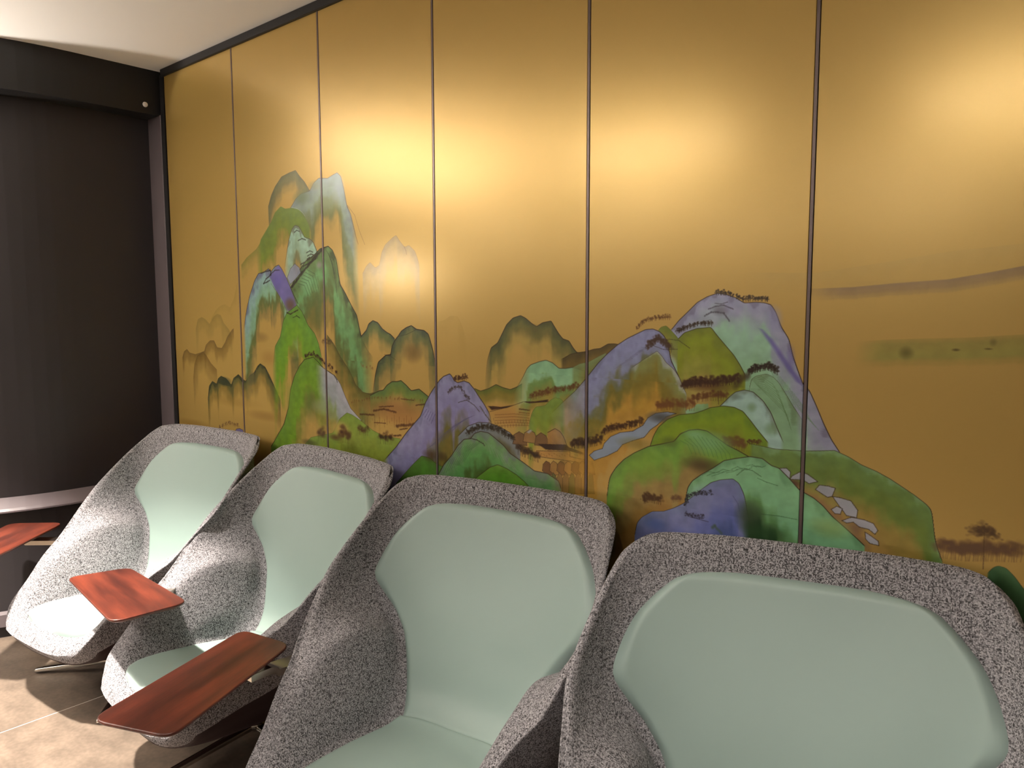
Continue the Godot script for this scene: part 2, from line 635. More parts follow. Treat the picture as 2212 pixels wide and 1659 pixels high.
	ridge([808, 1808, 844, 1873, 930, 1942, 962, 1980, 1007, 2002, 1040, 1989, 1088, 1989, 1143, 1976, 1178, 1947, 1204, 1914, 1224, 1877], [[0, k(110, 131, 59, 0.95)], [80, k(114, 135, 50, 0.90)], [128, k(135, 129, 55, 0.50)], [175, k(194, 162, 89, 0.00)]], 0.6, k(55, 40, 27, 0.30), 40, 20, 0.30)
	stroke([1083, 1992, 1125, 1983, 1165, 1964, 1183, 1947], 2.6, k(201, 207, 197, 0.60))
	ridge([1017, 1733, 1057, 1855, 1083, 1901, 1108, 1917, 1135, 1910, 1153, 1892, 1174, 1864, 1214, 1853, 1236, 1839, 1261, 1800, 1272, 1766], [[0, k(127, 139, 118, 1.00)], [16, k(167, 201, 178, 1.00)], [89, k(148, 175, 148, 0.95)], [136, k(110, 118, 84, 0.80)], [199, k(127, 114, 63, 0.30)], [235, k(194, 162, 89, 0.00)]], 1.9, k(55, 40, 27, 0.75), 40, 10, 0.25)
	stroke([1101, 1887, 1120, 1894, 1139, 1888], 5.8, k(42, 33, 27, 0.85))
	stroke([1127, 1851, 1156, 1858, 1183, 1851], 5.8, k(42, 33, 27, 0.85))
	stroke([1185, 1798, 1208, 1805, 1230, 1799], 5.8, k(42, 33, 27, 0.85))
	stroke([1191, 1785, 1216, 1792, 1240, 1786], 5.8, k(42, 33, 27, 0.85))
	stroke([1186, 1772, 1206, 1779, 1226, 1773], 5.8, k(42, 33, 27, 0.85))
	stroke([1141, 1753, 1169, 1760, 1196, 1754], 5.8, k(42, 33, 27, 0.85))
	ridge([1045, 1640, 1121, 1724, 1179, 1767, 1234, 1787, 1279, 1811, 1335, 1819, 1364, 1801, 1388, 1761, 1398, 1710, 1409, 1665, 1441, 1629, 1479, 1579, 1510, 1543, 1524, 1494, 1539, 1450, 1569, 1411, 1603, 1383], [[0, k(69, 80, 48, 1.00)], [30, k(101, 127, 76, 1.00)], [101, k(114, 159, 103, 1.00)], [166, k(93, 110, 59, 0.95)], [242, k(125, 110, 53, 0.60)], [363, k(194, 162, 89, 0.00)]], 2.4, k(55, 40, 27, 0.85), 10, 70, 0.20)
	blob(1174, 1685, 54, 58, k(135, 186, 137, 0.60))
	blob(1360, 1711, 41, 71, k(82, 95, 48, 0.70))
	blob(1240, 1542, 79, 79, k(91, 101, 50, 0.60))
	stroke([1318, 1805, 1346, 1773, 1362, 1742], 2.5, k(42, 46, 31, 0.50))
	stroke([1326, 1798, 1351, 1759, 1365, 1723], 2.5, k(42, 46, 31, 0.50))
	stroke([1334, 1792, 1357, 1746, 1369, 1705], 2.5, k(42, 46, 31, 0.50))
	stroke([1342, 1785, 1362, 1733, 1372, 1687], 2.5, k(42, 46, 31, 0.50))
	stroke([1351, 1779, 1368, 1719, 1376, 1668], 2.5, k(42, 46, 31, 0.50))
	stroke([1359, 1772, 1373, 1706, 1379, 1650], 2.5, k(42, 46, 31, 0.50))
	stroke([1367, 1766, 1378, 1693, 1383, 1632], 2.5, k(42, 46, 31, 0.50))
	stroke([1375, 1759, 1384, 1679, 1386, 1613], 2.5, k(42, 46, 31, 0.50))
	stroke([1118, 1674, 1164, 1665, 1190, 1622], 3.2, k(48, 63, 40, 0.55))
	stroke([1132, 1685, 1179, 1674, 1205, 1627], 3.2, k(48, 63, 40, 0.55))
	stroke([1146, 1696, 1194, 1683, 1219, 1632], 3.2, k(48, 63, 40, 0.55))
	stroke([1159, 1708, 1209, 1692, 1234, 1637], 3.2, k(48, 63, 40, 0.55))
	stroke([1173, 1719, 1224, 1701, 1248, 1642], 3.2, k(48, 63, 40, 0.55))
	stroke([1186, 1730, 1239, 1710, 1263, 1647], 3.2, k(48, 63, 40, 0.55))
	ridge([674, 1481, 706, 1569, 734, 1627, 780, 1695, 814, 1726, 856, 1730, 898, 1745, 917, 1731, 949, 1752, 979, 1758, 1002, 1739, 1034, 1700, 1061, 1661, 1087, 1612, 1108, 1561], [[0, k(118, 127, 148, 1.00)], [33, k(148, 182, 180, 1.00)], [94, k(139, 180, 148, 1.00)], [133, k(97, 110, 61, 0.90)], [183, k(129, 117, 73, 0.50)], [239, k(194, 162, 89, 0.00)]], 2.0, k(55, 40, 27, 0.80), 20, 10, 0.20)
	poly([901, 1709, 938, 1736, 979, 1757, 1007, 1733, 1036, 1700, 1061, 1661, 1092, 1612, 1115, 1566, 1055, 1555, 1027, 1564, 990, 1608, 943, 1652], k(114, 106, 167, 0.95), 0.0)
	blob(1056, 1585, 42, 32, k(101, 80, 57, 0.90))
	blob(964, 1690, 39, 33, k(101, 91, 169, 0.50))
	stroke([914, 1678, 962, 1636, 1008, 1586, 1036, 1550], 2.2, k(55, 40, 27, 0.60))
	stroke([1036, 1700, 1061, 1661, 1092, 1612, 1115, 1566], 2.2, k(55, 40, 27, 0.80))
	stroke([834, 1725, 876, 1732, 912, 1736, 916, 1717, 874, 1699, 853, 1679, 905, 1692], 6.8, k(46, 36, 31, 0.90))
	stroke([906, 1717, 948, 1735, 982, 1734], 5.6, k(46, 36, 42, 0.85))
	poly([1039, 1700, 1065, 1737, 1099, 1757, 1131, 1740, 1139, 1718, 1101, 1693, 1062, 1672], k(148, 154, 175, 0.90), 1.0)
	stroke([1071, 1661, 1110, 1687, 1149, 1718, 1205, 1753, 1251, 1782, 1296, 1806], 13.0, k(50, 38, 29, 0.90))
	stroke([1159, 1744, 1214, 1758, 1251, 1772], 7.4, k(46, 36, 29, 0.90))
	blob(1271, 1745, 22, 17, k(148, 144, 137, 0.80))
	stroke([1070, 1650, 1088, 1623, 1114, 1590], 3.8, k(46, 42, 31, 0.80))
	ridge([905, 1309, 928, 1404, 971, 1447, 997, 1514, 1026, 1550, 1105, 1585, 1141, 1558, 1184, 1500, 1228, 1467, 1253, 1427, 1280, 1349], [[0, k(103, 146, 57, 1.00)], [108, k(118, 159, 46, 1.00)], [162, k(137, 154, 53, 0.60)], [216, k(194, 162, 89, 0.00)]], 1.6, k(55, 40, 27, 0.75), 35, 20, 0.20)
	stroke([1026, 1553, 1055, 1546, 1084, 1555, 1113, 1564], 6.6, k(57, 38, 25, 0.85))
	stroke([1073, 1531, 1102, 1539, 1125, 1529], 4.4, k(46, 46, 29, 0.80))
	ridge([1312, 1464, 1357, 1428, 1398, 1378, 1446, 1334, 1477, 1295, 1500, 1260, 1532, 1242, 1579, 1243, 1626, 1254, 1640, 1241], [[0, k(91, 89, 46, 0.85)], [31, k(118, 106, 50, 0.60)], [97, k(156, 130, 65, 0.30)], [163, k(194, 162, 89, 0.00)]], 1.5, k(55, 40, 27, 0.60), 2, 8, 0.14)
	trees([1270, 1421, 1348, 1413], 31.7, 5, k(74, 55, 42, 0.50), 0.35, 0.50)
	ridge([1532, 1463, 1565, 1488, 1578, 1511, 1605, 1525, 1635, 1517, 1661, 1494, 1687, 1481, 1708, 1474, 1731, 1458], [[0, k(78, 93, 69, 1.00)], [24, k(97, 110, 65, 0.90)], [63, k(146, 133, 77, 0.40)], [92, k(194, 162, 89, 0.00)]], 2.3, k(55, 40, 27, 0.85), 3, 4, 0.14)
	ridge([1595, 1248, 1614, 1323, 1631, 1367, 1677, 1396, 1706, 1399, 1711, 1428, 1730, 1453, 1752, 1472, 1766, 1487, 1795, 1501, 1823, 1509, 1850, 1496, 1891, 1492, 1914, 1479, 1924, 1454, 1936, 1423, 1947, 1378], [[0, k(74, 86, 65, 1.00)], [33, k(103, 108, 67, 0.90)], [75, k(133, 121, 73, 0.55)], [137, k(194, 162, 89, 0.00)]], 2.5, k(55, 40, 27, 0.90), 20, 10, 0.25)
	stroke([1752, 1467, 1794, 1474, 1830, 1486, 1850, 1495], 2.8, k(53, 55, 42, 0.70))
	stroke([1669, 1397, 1706, 1391, 1735, 1378], 2.9, k(74, 59, 36, 0.50))
	blob(1827, 1409, 48, 37, k(101, 76, 42, 0.50))
	trees([1521, 1338, 1607, 1333], 20.2, 5, k(135, 99, 57, 0.50), 0.35, 0.50)
	ridge([1495, 1271, 1534, 1246, 1581, 1239, 1627, 1243, 1657, 1228], [[0, k(97, 93, 46, 0.90)], [40, k(135, 120, 62, 0.50)], [85, k(194, 162, 89, 0.00)]], 1.5, k(55, 40, 27, 0.50), 10, 4, 0.14)
	ridge([1581, 1237, 1635, 1258, 1658, 1262, 1681, 1283, 1711, 1298, 1740, 1300, 1762, 1305, 1790, 1290, 1818, 1271, 1860, 1280, 1880, 1270, 1908, 1256], [[0, k(97, 122, 69, 1.00)], [34, k(116, 135, 65, 0.95)], [67, k(146, 133, 69, 0.50)], [105, k(194, 162, 89, 0.00)]], 2.3, k(55, 40, 27, 0.85), 4, 4, 0.14)
	blob(1730, 1194, 195, 43, k(156, 113, 67, 0.75))
	blob(1787, 1160, 151, 33, k(175, 130, 73, 0.70))
	stroke([1598, 1176, 1663, 1189, 1730, 1182], 9.0, k(76, 46, 31, 0.90))
	stroke([1633, 1195, 1716, 1204], 6.0, k(76, 46, 31, 0.90))
	stroke([1515, 1156, 1602, 1161], 8.2, k(76, 46, 31, 0.90))
	stroke([1729, 1130, 1829, 1146, 1843, 1154], 12.7, k(76, 46, 31, 0.90))
	stroke([1750, 1119, 1793, 1128], 5.8, k(76, 46, 31, 0.90))
	stroke([1841, 1218, 1893, 1226], 6.6, k(76, 46, 31, 0.90))
	stroke([1601, 1131, 1670, 1135], 4.5, k(76, 46, 31, 0.90))
	stroke([1713, 1091, 1757, 1098], 7.9, k(76, 46, 31, 0.90))
	stroke([1760, 1235, 1831, 1235], 3.9, k(76, 46, 31, 0.90))
	stroke([1531, 1155, 1531, 1135], 1.5, k(101, 63, 38, 0.60))
	stroke([1545, 1137, 1545, 1109], 1.5, k(101, 63, 38, 0.60))
	stroke([1561, 1150, 1561, 1119], 1.5, k(101, 63, 38, 0.60))
	stroke([1575, 1133, 1576, 1129], 1.5, k(101, 63, 38, 0.60))
	stroke([1590, 1146, 1591, 1139], 1.5, k(101, 63, 38, 0.60))
	stroke([1605, 1159, 1605, 1114], 1.5, k(101, 63, 38, 0.60))
	stroke([1620, 1142, 1620, 1124], 1.5, k(101, 63, 38, 0.60))
	stroke([1635, 1155, 1635, 1134], 1.5, k(101, 63, 38, 0.60))
	stroke([1648, 1138, 1649, 1144], 1.5, k(101, 63, 38, 0.60))
	stroke([1663, 1150, 1663, 1119], 1.5, k(101, 63, 38, 0.60))
	stroke([1678, 1163, 1678, 1129], 1.5, k(101, 63, 38, 0.60))
	stroke([1691, 1146, 1692, 1138], 1.5, k(101, 63, 38, 0.60))
	stroke([1706, 1159, 1706, 1148], 1.5, k(101, 63, 38, 0.60))
	stroke([1720, 1171, 1720, 1124], 1.5, k(101, 63, 38, 0.60))
	stroke([1734, 1155, 1734, 1133], 1.5, k(101, 63, 38, 0.60))
	stroke([1748, 1167, 1748, 1143], 1.5, k(101, 63, 38, 0.60))
	stroke([1761, 1150, 1762, 1152], 1.5, k(101, 63, 38, 0.60))
	stroke([1775, 1163, 1775, 1128], 1.4, k(101, 63, 38, 0.60))
	stroke([1789, 1175, 1789, 1138], 1.4, k(101, 63, 38, 0.60))
	stroke([1802, 1159, 1802, 1147], 1.4, k(101, 63, 38, 0.60))
	stroke([1816, 1171, 1816, 1157], 1.4, k(101, 63, 38, 0.60))
	stroke([1829, 1154, 1829, 1133], 1.4, k(101, 63, 38, 0.60))
	trees([1451, 1191, 1627, 1225, 1886, 1231], 13.4, 26, k(116, 76, 46, 0.55), 0.35, 0.50)
	ridge([871, 953, 980, 1067, 1019, 1144, 1038, 1224, 1070, 1282, 1110, 1328, 1149, 1357, 1214, 1370, 1249, 1350, 1284, 1326, 1327, 1312, 1361, 1298, 1393, 1269, 1425, 1219, 1457, 1175, 1524, 1131], [[0, k(106, 144, 55, 1.00)], [107, k(118, 156, 48, 1.00)], [176, k(129, 137, 59, 0.85)], [256, k(165, 146, 77, 0.50)], [373, k(194, 162, 89, 0.00)]], 2.2, k(55, 40, 27, 0.85), 4, 4, 0.15)
	ridge([1227, 1345, 1266, 1334, 1318, 1313, 1361, 1298, 1393, 1269, 1425, 1219, 1457, 1175, 1520, 1135], [[0, k(178, 180, 190, 1.00)], [83, k(167, 173, 182, 0.95)], [156, k(148, 159, 127, 0.60)], [229, k(194, 162, 89, 0.00)]], 1.6, k(55, 40, 27, 0.70), 60, 4, 0.20)
	blob(1186, 1175, 54, 71, k(89, 110, 59, 0.60))
	blob(1258, 1165, 61, 32, k(167, 178, 148, 0.50))
	blob(1034, 1163, 29, 90, k(118, 148, 57, 0.50))
	trees([1149, 1358, 1214, 1371, 1276, 1342, 1378, 1300], 23.9, 26, k(67, 42, 29, 0.85), 0.35, 0.50)
	stroke([1352, 1301, 1369, 1284, 1373, 1274], 6.3, k(48, 42, 42, 0.80))
	ridge([1129, 989, 1180, 1028, 1334, 1063, 1384, 1127, 1431, 1155, 1464, 1150, 1512, 1134, 1590, 1101, 1651, 1086, 1755, 1085], [[0, k(129, 156, 67, 1.00)], [78, k(137, 156, 59, 0.95)], [155, k(110, 118, 42, 0.95)], [269, k(74, 82, 31, 0.90)]], 1.2, k(55, 40, 27, 0.50), 10, 6, 0.14)
	blob(1386, 1086, 58, 31, k(209, 174, 102, 0.80))
	trees([1376, 1028, 1443, 1030], 69.1, 7, k(84, 57, 38, 0.50), 0.45, 0.60)
	trees([1502, 1073, 1566, 1075], 46.4, 6, k(84, 57, 38, 0.50), 0.45, 0.60)
	trees([1635, 1052, 1710, 1056], 50.2, 7, k(67, 44, 31, 0.50), 0.45, 0.60)
	trees([1234, 1017, 1279, 1017], 71.2, 4, k(84, 63, 46, 0.40), 0.50, 0.50)
	blob(1350, 1046, 42, 13, k(89, 59, 36, 0.80))
	blob(1169, 1004, 55, 14, k(74, 74, 48, 0.70))
	ridge([2186, 1328, 2195, 1397, 2213, 1440, 2242, 1457, 2259, 1483, 2281, 1517, 2309, 1539, 2341, 1547, 2362, 1539, 2388, 1522, 2407, 1513, 2430, 1525, 2465, 1531, 2480, 1511, 2495, 1492, 2510, 1477, 2534, 1471, 2549, 1451, 2563, 1437, 2596, 1437], [[0, k(84, 89, 57, 1.00)], [32, k(110, 108, 61, 0.90)], [72, k(156, 142, 75, 0.45)], [128, k(194, 162, 89, 0.00)]], 1.9, k(55, 40, 27, 0.85), 30, 20, 0.20)
	blob(2398, 1502, 36, 16, k(118, 106, 59, 0.60))
	ridge([2505, 1414, 2539, 1431, 2568, 1437, 2596, 1441, 2624, 1449, 2647, 1452, 2674, 1466, 2696, 1467, 2726, 1464], [[0, k(89, 78, 46, 0.95)], [34, k(112, 93, 48, 0.85)], [76, k(146, 125, 65, 0.40)], [106, k(194, 162, 89, 0.00)]], 1.6, k(55, 40, 27, 0.80), 8, 8, 0.14)
	ridge([2137, 1300, 2165, 1293, 2201, 1304, 2235, 1320, 2264, 1312, 2297, 1307, 2324, 1317, 2349, 1330], [[0, k(101, 112, 50, 1.00)], [30, k(131, 122, 50, 0.80)], [72, k(194, 162, 89, 0.00)]], 1.8, k(55, 40, 27, 0.85), 4, 4, 0.14)
	ridge([2313, 1300, 2351, 1352, 2367, 1379, 2383, 1392, 2420, 1404, 2445, 1409, 2471, 1402, 2496, 1386, 2520, 1387, 2549, 1392, 2592, 1383], [[0, k(137, 186, 146, 1.00)], [44, k(154, 203, 159, 1.00)], [64, k(118, 150, 84, 1.00)], [120, k(139, 133, 57, 0.70)], [168, k(194, 162, 89, 0.00)]], 1.7, k(55, 40, 27, 0.85), 70, 30, 0.25)
	ridge([2544, 1389, 2573, 1403, 2606, 1410, 2642, 1428, 2669, 1440], [[0, k(127, 148, 101, 0.90)], [42, k(118, 131, 69, 0.70)], [92, k(194, 162, 89, 0.00)]], 0.9, k(55, 40, 27, 0.50), 10, 4, 0.14)
	trees([2383, 1278, 2461, 1301, 2569, 1324], 25.5, 34, k(101, 65, 36, 0.65), 0.30, 0.50)
	blob(2280, 1232, 103, 25, k(184, 139, 73, 0.60))
	blob(2296, 1208, 86, 25, k(175, 130, 73, 0.50))
	poly([2194, 1245, 2252, 1246, 2319, 1259, 2286, 1245, 2212, 1231], k(63, 42, 29, 0.95), 0.0)
	poly([2346, 1271, 2399, 1276, 2456, 1287, 2458, 1278, 2378, 1267], k(63, 42, 29, 0.95), 0.0)
	stroke([2206, 1226, 2291, 1249, 2351, 1270], 1.7, k(55, 40, 27, 0.80))
	stroke([2335, 1246, 2378, 1245], 5.0, k(69, 46, 31, 0.90))
	stroke([2335, 1235, 2378, 1235], 3.8, k(116, 78, 42, 0.80))
	stroke([2229, 1217, 2313, 1228, 2378, 1229], 1.3, k(116, 78, 42, 0.70))
	stroke([2229, 1208, 2313, 1219, 2378, 1220], 1.3, k(116, 78, 42, 0.70))
	stroke([2229, 1198, 2313, 1209, 2378, 1212], 1.3, k(116, 78, 42, 0.70))
	stroke([2229, 1189, 2313, 1200, 2378, 1204], 1.3, k(116, 78, 42, 0.70))
	stroke([2229, 1179, 2313, 1191, 2378, 1196], 1.3, k(116, 78, 42, 0.70))
	stroke([2223, 1206, 2224, 1197], 1.7, k(97, 63, 36, 0.60))
	stroke([2229, 1194, 2230, 1185], 1.7, k(97, 63, 36, 0.60))
	stroke([2236, 1182, 2236, 1173], 1.7, k(97, 63, 36, 0.60))
	stroke([2242, 1196, 2243, 1187], 1.7, k(97, 63, 36, 0.60))
	stroke([2248, 1184, 2249, 1175], 1.7, k(97, 63, 36, 0.60))
	stroke([2255, 1198, 2255, 1189], 1.7, k(97, 63, 36, 0.60))
	stroke([2261, 1186, 2261, 1177], 1.7, k(97, 63, 36, 0.60))
	stroke([2267, 1200, 2268, 1191], 1.7, k(97, 63, 36, 0.60))
	stroke([2273, 1189, 2274, 1179], 1.7, k(97, 63, 36, 0.60))
	stroke([2279, 1202, 2280, 1193], 1.7, k(97, 63, 36, 0.60))
	stroke([2285, 1191, 2286, 1181], 1.7, k(97, 63, 36, 0.60))
	stroke([2292, 1204, 2292, 1195], 1.7, k(97, 63, 36, 0.60))
	stroke([2298, 1193, 2298, 1183], 1.7, k(97, 63, 36, 0.60))
	stroke([2304, 1206, 2304, 1197], 1.7, k(97, 63, 36, 0.60))
	stroke([2310, 1195, 2310, 1185], 1.7, k(97, 63, 36, 0.60))
	stroke([2316, 1208, 2316, 1199], 1.7, k(97, 63, 36, 0.60))
	stroke([2322, 1197, 2322, 1187], 1.7, k(97, 63, 36, 0.60))
	stroke([2328, 1210, 2329, 1201], 1.7, k(97, 63, 36, 0.60))
	stroke([2334, 1199, 2334, 1190], 1.7, k(97, 63, 36, 0.60))
	stroke([2340, 1212, 2340, 1203], 1.7, k(97, 63, 36, 0.60))
	stroke([2346, 1201, 2346, 1192], 1.7, k(97, 63, 36, 0.60))
	stroke([2352, 1214, 2352, 1205], 1.7, k(97, 63, 36, 0.60))
	stroke([2358, 1203, 2358, 1194], 1.7, k(97, 63, 36, 0.60))
	stroke([2364, 1216, 2364, 1207], 1.7, k(97, 63, 36, 0.60))
	stroke([2370, 1205, 2370, 1196], 1.7, k(97, 63, 36, 0.60))
	stroke([2375, 1218, 2376, 1209], 1.7, k(97, 63, 36, 0.60))
	ridge([2373, 1195, 2389, 1242, 2404, 1259, 2441, 1266, 2461, 1284, 2481, 1294, 2506, 1291, 2521, 1273], [[0, k(122, 148, 67, 1.00)], [60, k(129, 150, 55, 0.95)], [105, k(156, 143, 67, 0.40)], [133, k(194, 162, 89, 0.00)]], 1.0, k(55, 40, 27, 0.40), 10, 12, 0.30)
	ridge([1654, 990, 1727, 1052, 1786, 1112, 1829, 1150, 1864, 1181, 1893, 1235, 1920, 1270, 1947, 1299, 1967, 1319, 1987, 1333, 2019, 1344, 2032, 1334, 2038, 1323, 2056, 1315, 2087, 1323, 2112, 1318, 2136, 1298, 2159, 1273, 2183, 1249, 2206, 1221, 2217, 1184], [[0, k(127, 131, 167, 1.00)], [22, k(148, 148, 188, 1.00)], [99, k(139, 137, 182, 1.00)], [148, k(114, 114, 116, 0.95)], [180, k(97, 97, 48, 0.90)], [252, k(110, 101, 42, 0.90)], [315, k(74, 74, 31, 0.90)]], 2.2, k(55, 40, 27, 0.90), 30, 20, 0.20)
	stroke([2135, 1207, 2086, 1189, 2035, 1148, 2003, 1113], 2.2, k(93, 89, 127, 0.50))
	stroke([2124, 1202, 2072, 1180, 2023, 1140, 1990, 1107], 2.2, k(93, 89, 127, 0.50))
	stroke([2113, 1198, 2058, 1172, 2010, 1133, 1977, 1101], 2.2, k(93, 89, 127, 0.50))
	stroke([2102, 1193, 2044, 1163, 1997, 1125, 1964, 1094], 2.2, k(93, 89, 127, 0.50))
	stroke([2091, 1188, 2030, 1155, 1984, 1117, 1950, 1088], 2.2, k(93, 89, 127, 0.50))
	stroke([2080, 1184, 2016, 1146, 1970, 1109, 1937, 1082], 2.2, k(93, 89, 127, 0.50))
	stroke([2068, 1179, 2002, 1137, 1957, 1101, 1923, 1076], 2.2, k(93, 89, 127, 0.50))
	stroke([2057, 1175, 1988, 1128, 1944, 1093, 1910, 1070], 2.3, k(93, 89, 127, 0.50))
	stroke([2046, 1170, 1973, 1120, 1930, 1085, 1896, 1063], 2.3, k(93, 89, 127, 0.50))
	stroke([1899, 1209, 1878, 1184], 3.7, k(69, 63, 116, 0.45))
	stroke([1910, 1205, 1889, 1177], 3.7, k(69, 63, 116, 0.45))
	stroke([1920, 1201, 1900, 1171], 3.7, k(69, 63, 116, 0.45))
	stroke([1931, 1198, 1910, 1164], 3.7, k(69, 63, 116, 0.45))
	stroke([1942, 1194, 1921, 1158], 3.7, k(69, 63, 116, 0.45))
	trees([2038, 1317, 2063, 1318, 2103, 1325], 22.4, 12, k(74, 50, 33, 0.85), 0.35, 0.50)
	trees([2008, 1268, 2031, 1285, 2069, 1294, 2093, 1265, 2111, 1253], 15.4, 20, k(63, 53, 48, 0.80), 0.35, 0.50)
	stroke([2059, 1245, 2099, 1257, 2135, 1242, 2159, 1222], 4.0, k(55, 46, 42, 0.70))
	ridge([2054, 1127, 2104, 1168, 2153, 1186, 2206, 1189, 2257, 1178, 2297, 1165, 2319, 1147, 2340, 1125], [[0, k(135, 148, 169, 0.95)], [26, k(116, 129, 137, 0.90)], [56, k(84, 82, 57, 0.90)], [111, k(89, 84, 38, 0.90)]], 1.8, k(55, 40, 27, 0.90), 10, 4, 0.14)
	stroke([2212, 1192, 2188, 1212, 2162, 1240], 6.1, k(69, 63, 46, 0.70))
	poly([2307, 1129, 2313, 1160, 2335, 1172, 2357, 1164, 2367, 1144, 2368, 1130], k(122, 93, 62, 0.95), 1.6)
	poly([2351, 1141, 2357, 1170, 2378, 1183, 2399, 1175, 2410, 1155, 2411, 1141], k(156, 122, 75, 0.95), 1.6)
	poly([2399, 1136, 2405, 1165, 2425, 1178, 2446, 1170, 2456, 1150, 2457, 1136], k(122, 93, 62, 0.95), 1.6)
	poly([2451, 1150, 2456, 1179, 2476, 1191, 2497, 1183, 2507, 1164, 2508, 1150], k(156, 122, 75, 0.95), 1.6)
	poly([2362, 1173, 2378, 1185, 2394, 1181, 2378, 1169], k(174, 178, 186, 0.90), 0.0)
	ridge([2451, 1182, 2481, 1198, 2502, 1190, 2517, 1173, 2531, 1143], [[0, k(175, 136, 77, 1.00)], [60, k(156, 118, 67, 0.80)], [80, k(194, 162, 89, 0.00)]], 1.7, k(55, 40, 27, 0.80), 4, 4, 0.14)
	poly([2407, 1141, 2461, 1146, 2526, 1152, 2541, 1144, 2575, 1138, 2594, 1134, 2594, 1127, 2532, 1133, 2441, 1126], k(55, 38, 31, 0.95), 0.0)
	poly([2407, 1118, 2482, 1126, 2539, 1131, 2539, 1116, 2623, 1111, 2620, 1101, 2542, 1102, 2410, 1100], k(180, 139, 75, 0.90), 1.4)
	stroke([2426, 1112, 2430, 1110], 2.1, k(101, 65, 36, 0.60))
	stroke([2436, 1110, 2440, 1107], 2.1, k(101, 65, 36, 0.60))
	stroke([2446, 1107, 2450, 1105], 2.1, k(101, 65, 36, 0.60))
	stroke([2456, 1114, 2461, 1111], 2.0, k(101, 65, 36, 0.60))
	stroke([2467, 1111, 2471, 1109], 2.0, k(101, 65, 36, 0.60))
	stroke([2477, 1118, 2481, 1116], 2.0, k(101, 65, 36, 0.60))
	stroke([2487, 1115, 2491, 1113], 2.0, k(101, 65, 36, 0.60))
	stroke([2497, 1113, 2501, 1111], 2.0, k(101, 65, 36, 0.60))
	stroke([2507, 1120, 2511, 1117], 2.0, k(101, 65, 36, 0.60))
	stroke([2517, 1117, 2521, 1115], 2.0, k(101, 65, 36, 0.60))
	stroke([2527, 1124, 2531, 1121], 2.0, k(101, 65, 36, 0.60))
	stroke([2536, 1121, 2540, 1119], 2.0, k(101, 65, 36, 0.60))
	stroke([2546, 1119, 2550, 1117], 2.0, k(101, 65, 36, 0.60))
	stroke([2556, 1125, 2560, 1123], 2.0, k(101, 65, 36, 0.60))
	stroke([2566, 1123, 2569, 1121], 2.0, k(101, 65, 36, 0.60))
	stroke([2575, 1129, 2579, 1127], 2.0, k(101, 65, 36, 0.60))
	stroke([2585, 1127, 2589, 1125], 2.0, k(101, 65, 36, 0.60))
	stroke([2594, 1124, 2598, 1122], 2.0, k(101, 65, 36, 0.60))
	stroke([2604, 1131, 2607, 1128], 2.0, k(101, 65, 36, 0.60))
	stroke([2613, 1128, 2617, 1126], 2.0, k(101, 65, 36, 0.60))
	poly([2431, 1057, 2434, 1078, 2446, 1090, 2460, 1086, 2467, 1066, 2470, 1050, 2452, 1045], k(110, 76, 46, 0.90), 1.6)
	poly([2460, 1061, 2463, 1082, 2475, 1094, 2488, 1089, 2495, 1070, 2498, 1054, 2480, 1049], k(165, 125, 69, 0.90), 1.6)
	poly([2488, 1065, 2491, 1086, 2503, 1097, 2516, 1093, 2523, 1074, 2526, 1058, 2508, 1053], k(110, 76, 46, 0.90), 1.6)
	poly([2516, 1069, 2519, 1089, 2531, 1101, 2544, 1097, 2550, 1077, 2553, 1062, 2536, 1057], k(165, 125, 69, 0.90), 1.6)
	poly([2544, 1073, 2546, 1093, 2558, 1104, 2571, 1100, 2577, 1081, 2580, 1066, 2563, 1061], k(110, 76, 46, 0.90), 1.6)
	poly([2571, 1076, 2574, 1097, 2585, 1108, 2597, 1104, 2604, 1085, 2607, 1070, 2590, 1065], k(165, 125, 69, 0.90), 1.6)
	poly([2598, 1080, 2600, 1100, 2611, 1111, 2624, 1107, 2630, 1088, 2633, 1073, 2617, 1069], k(110, 76, 46, 0.90), 1.6)
	poly([2462, 987, 2464, 1037, 2474, 1057, 2485, 1048, 2491, 992], k(89, 97, 53, 0.90), 1.6)
	poly([2486, 991, 2488, 1040, 2498, 1060, 2509, 1052, 2516, 996], k(127, 101, 65, 0.90), 1.6)
	poly([2511, 995, 2512, 1044, 2522, 1064, 2533, 1055, 2539, 1000], k(127, 101, 65, 0.90), 1.6)
	poly([2534, 999, 2536, 1047, 2546, 1067, 2556, 1058, 2563, 1003], k(89, 97, 53, 0.90), 1.6)
	poly([2558, 1002, 2559, 1051, 2569, 1070, 2580, 1062, 2586, 1007], k(127, 101, 65, 0.90), 1.6)
	poly([2581, 1006, 2583, 1054, 2592, 1073, 2602, 1065, 2609, 1011], k(127, 101, 65, 0.90), 1.6)
	poly([2604, 1010, 2605, 1057, 2615, 1076, 2625, 1068, 2631, 1014], k(89, 97, 53, 0.90), 1.6)
	trees([2324, 1097, 2420, 1080], 38.2, 16, k(63, 46, 31, 0.70), 0.50, 0.50)
	ridge([1723, 910, 1768, 951, 1819, 996, 1868, 1035, 1909, 1034, 1949, 1014, 2001, 1007], [[0, k(84, 125, 53, 1.00)], [57, k(82, 131, 48, 1.00)], [124, k(42, 65, 27, 0.95)]], 1.4, k(55, 40, 27, 0.60), 6, 6, 0.14)
	blob(1916, 1042, 40, 23, k(74, 53, 36, 0.70))
	blob(1975, 1045, 26, 18, k(67, 50, 36, 0.60))
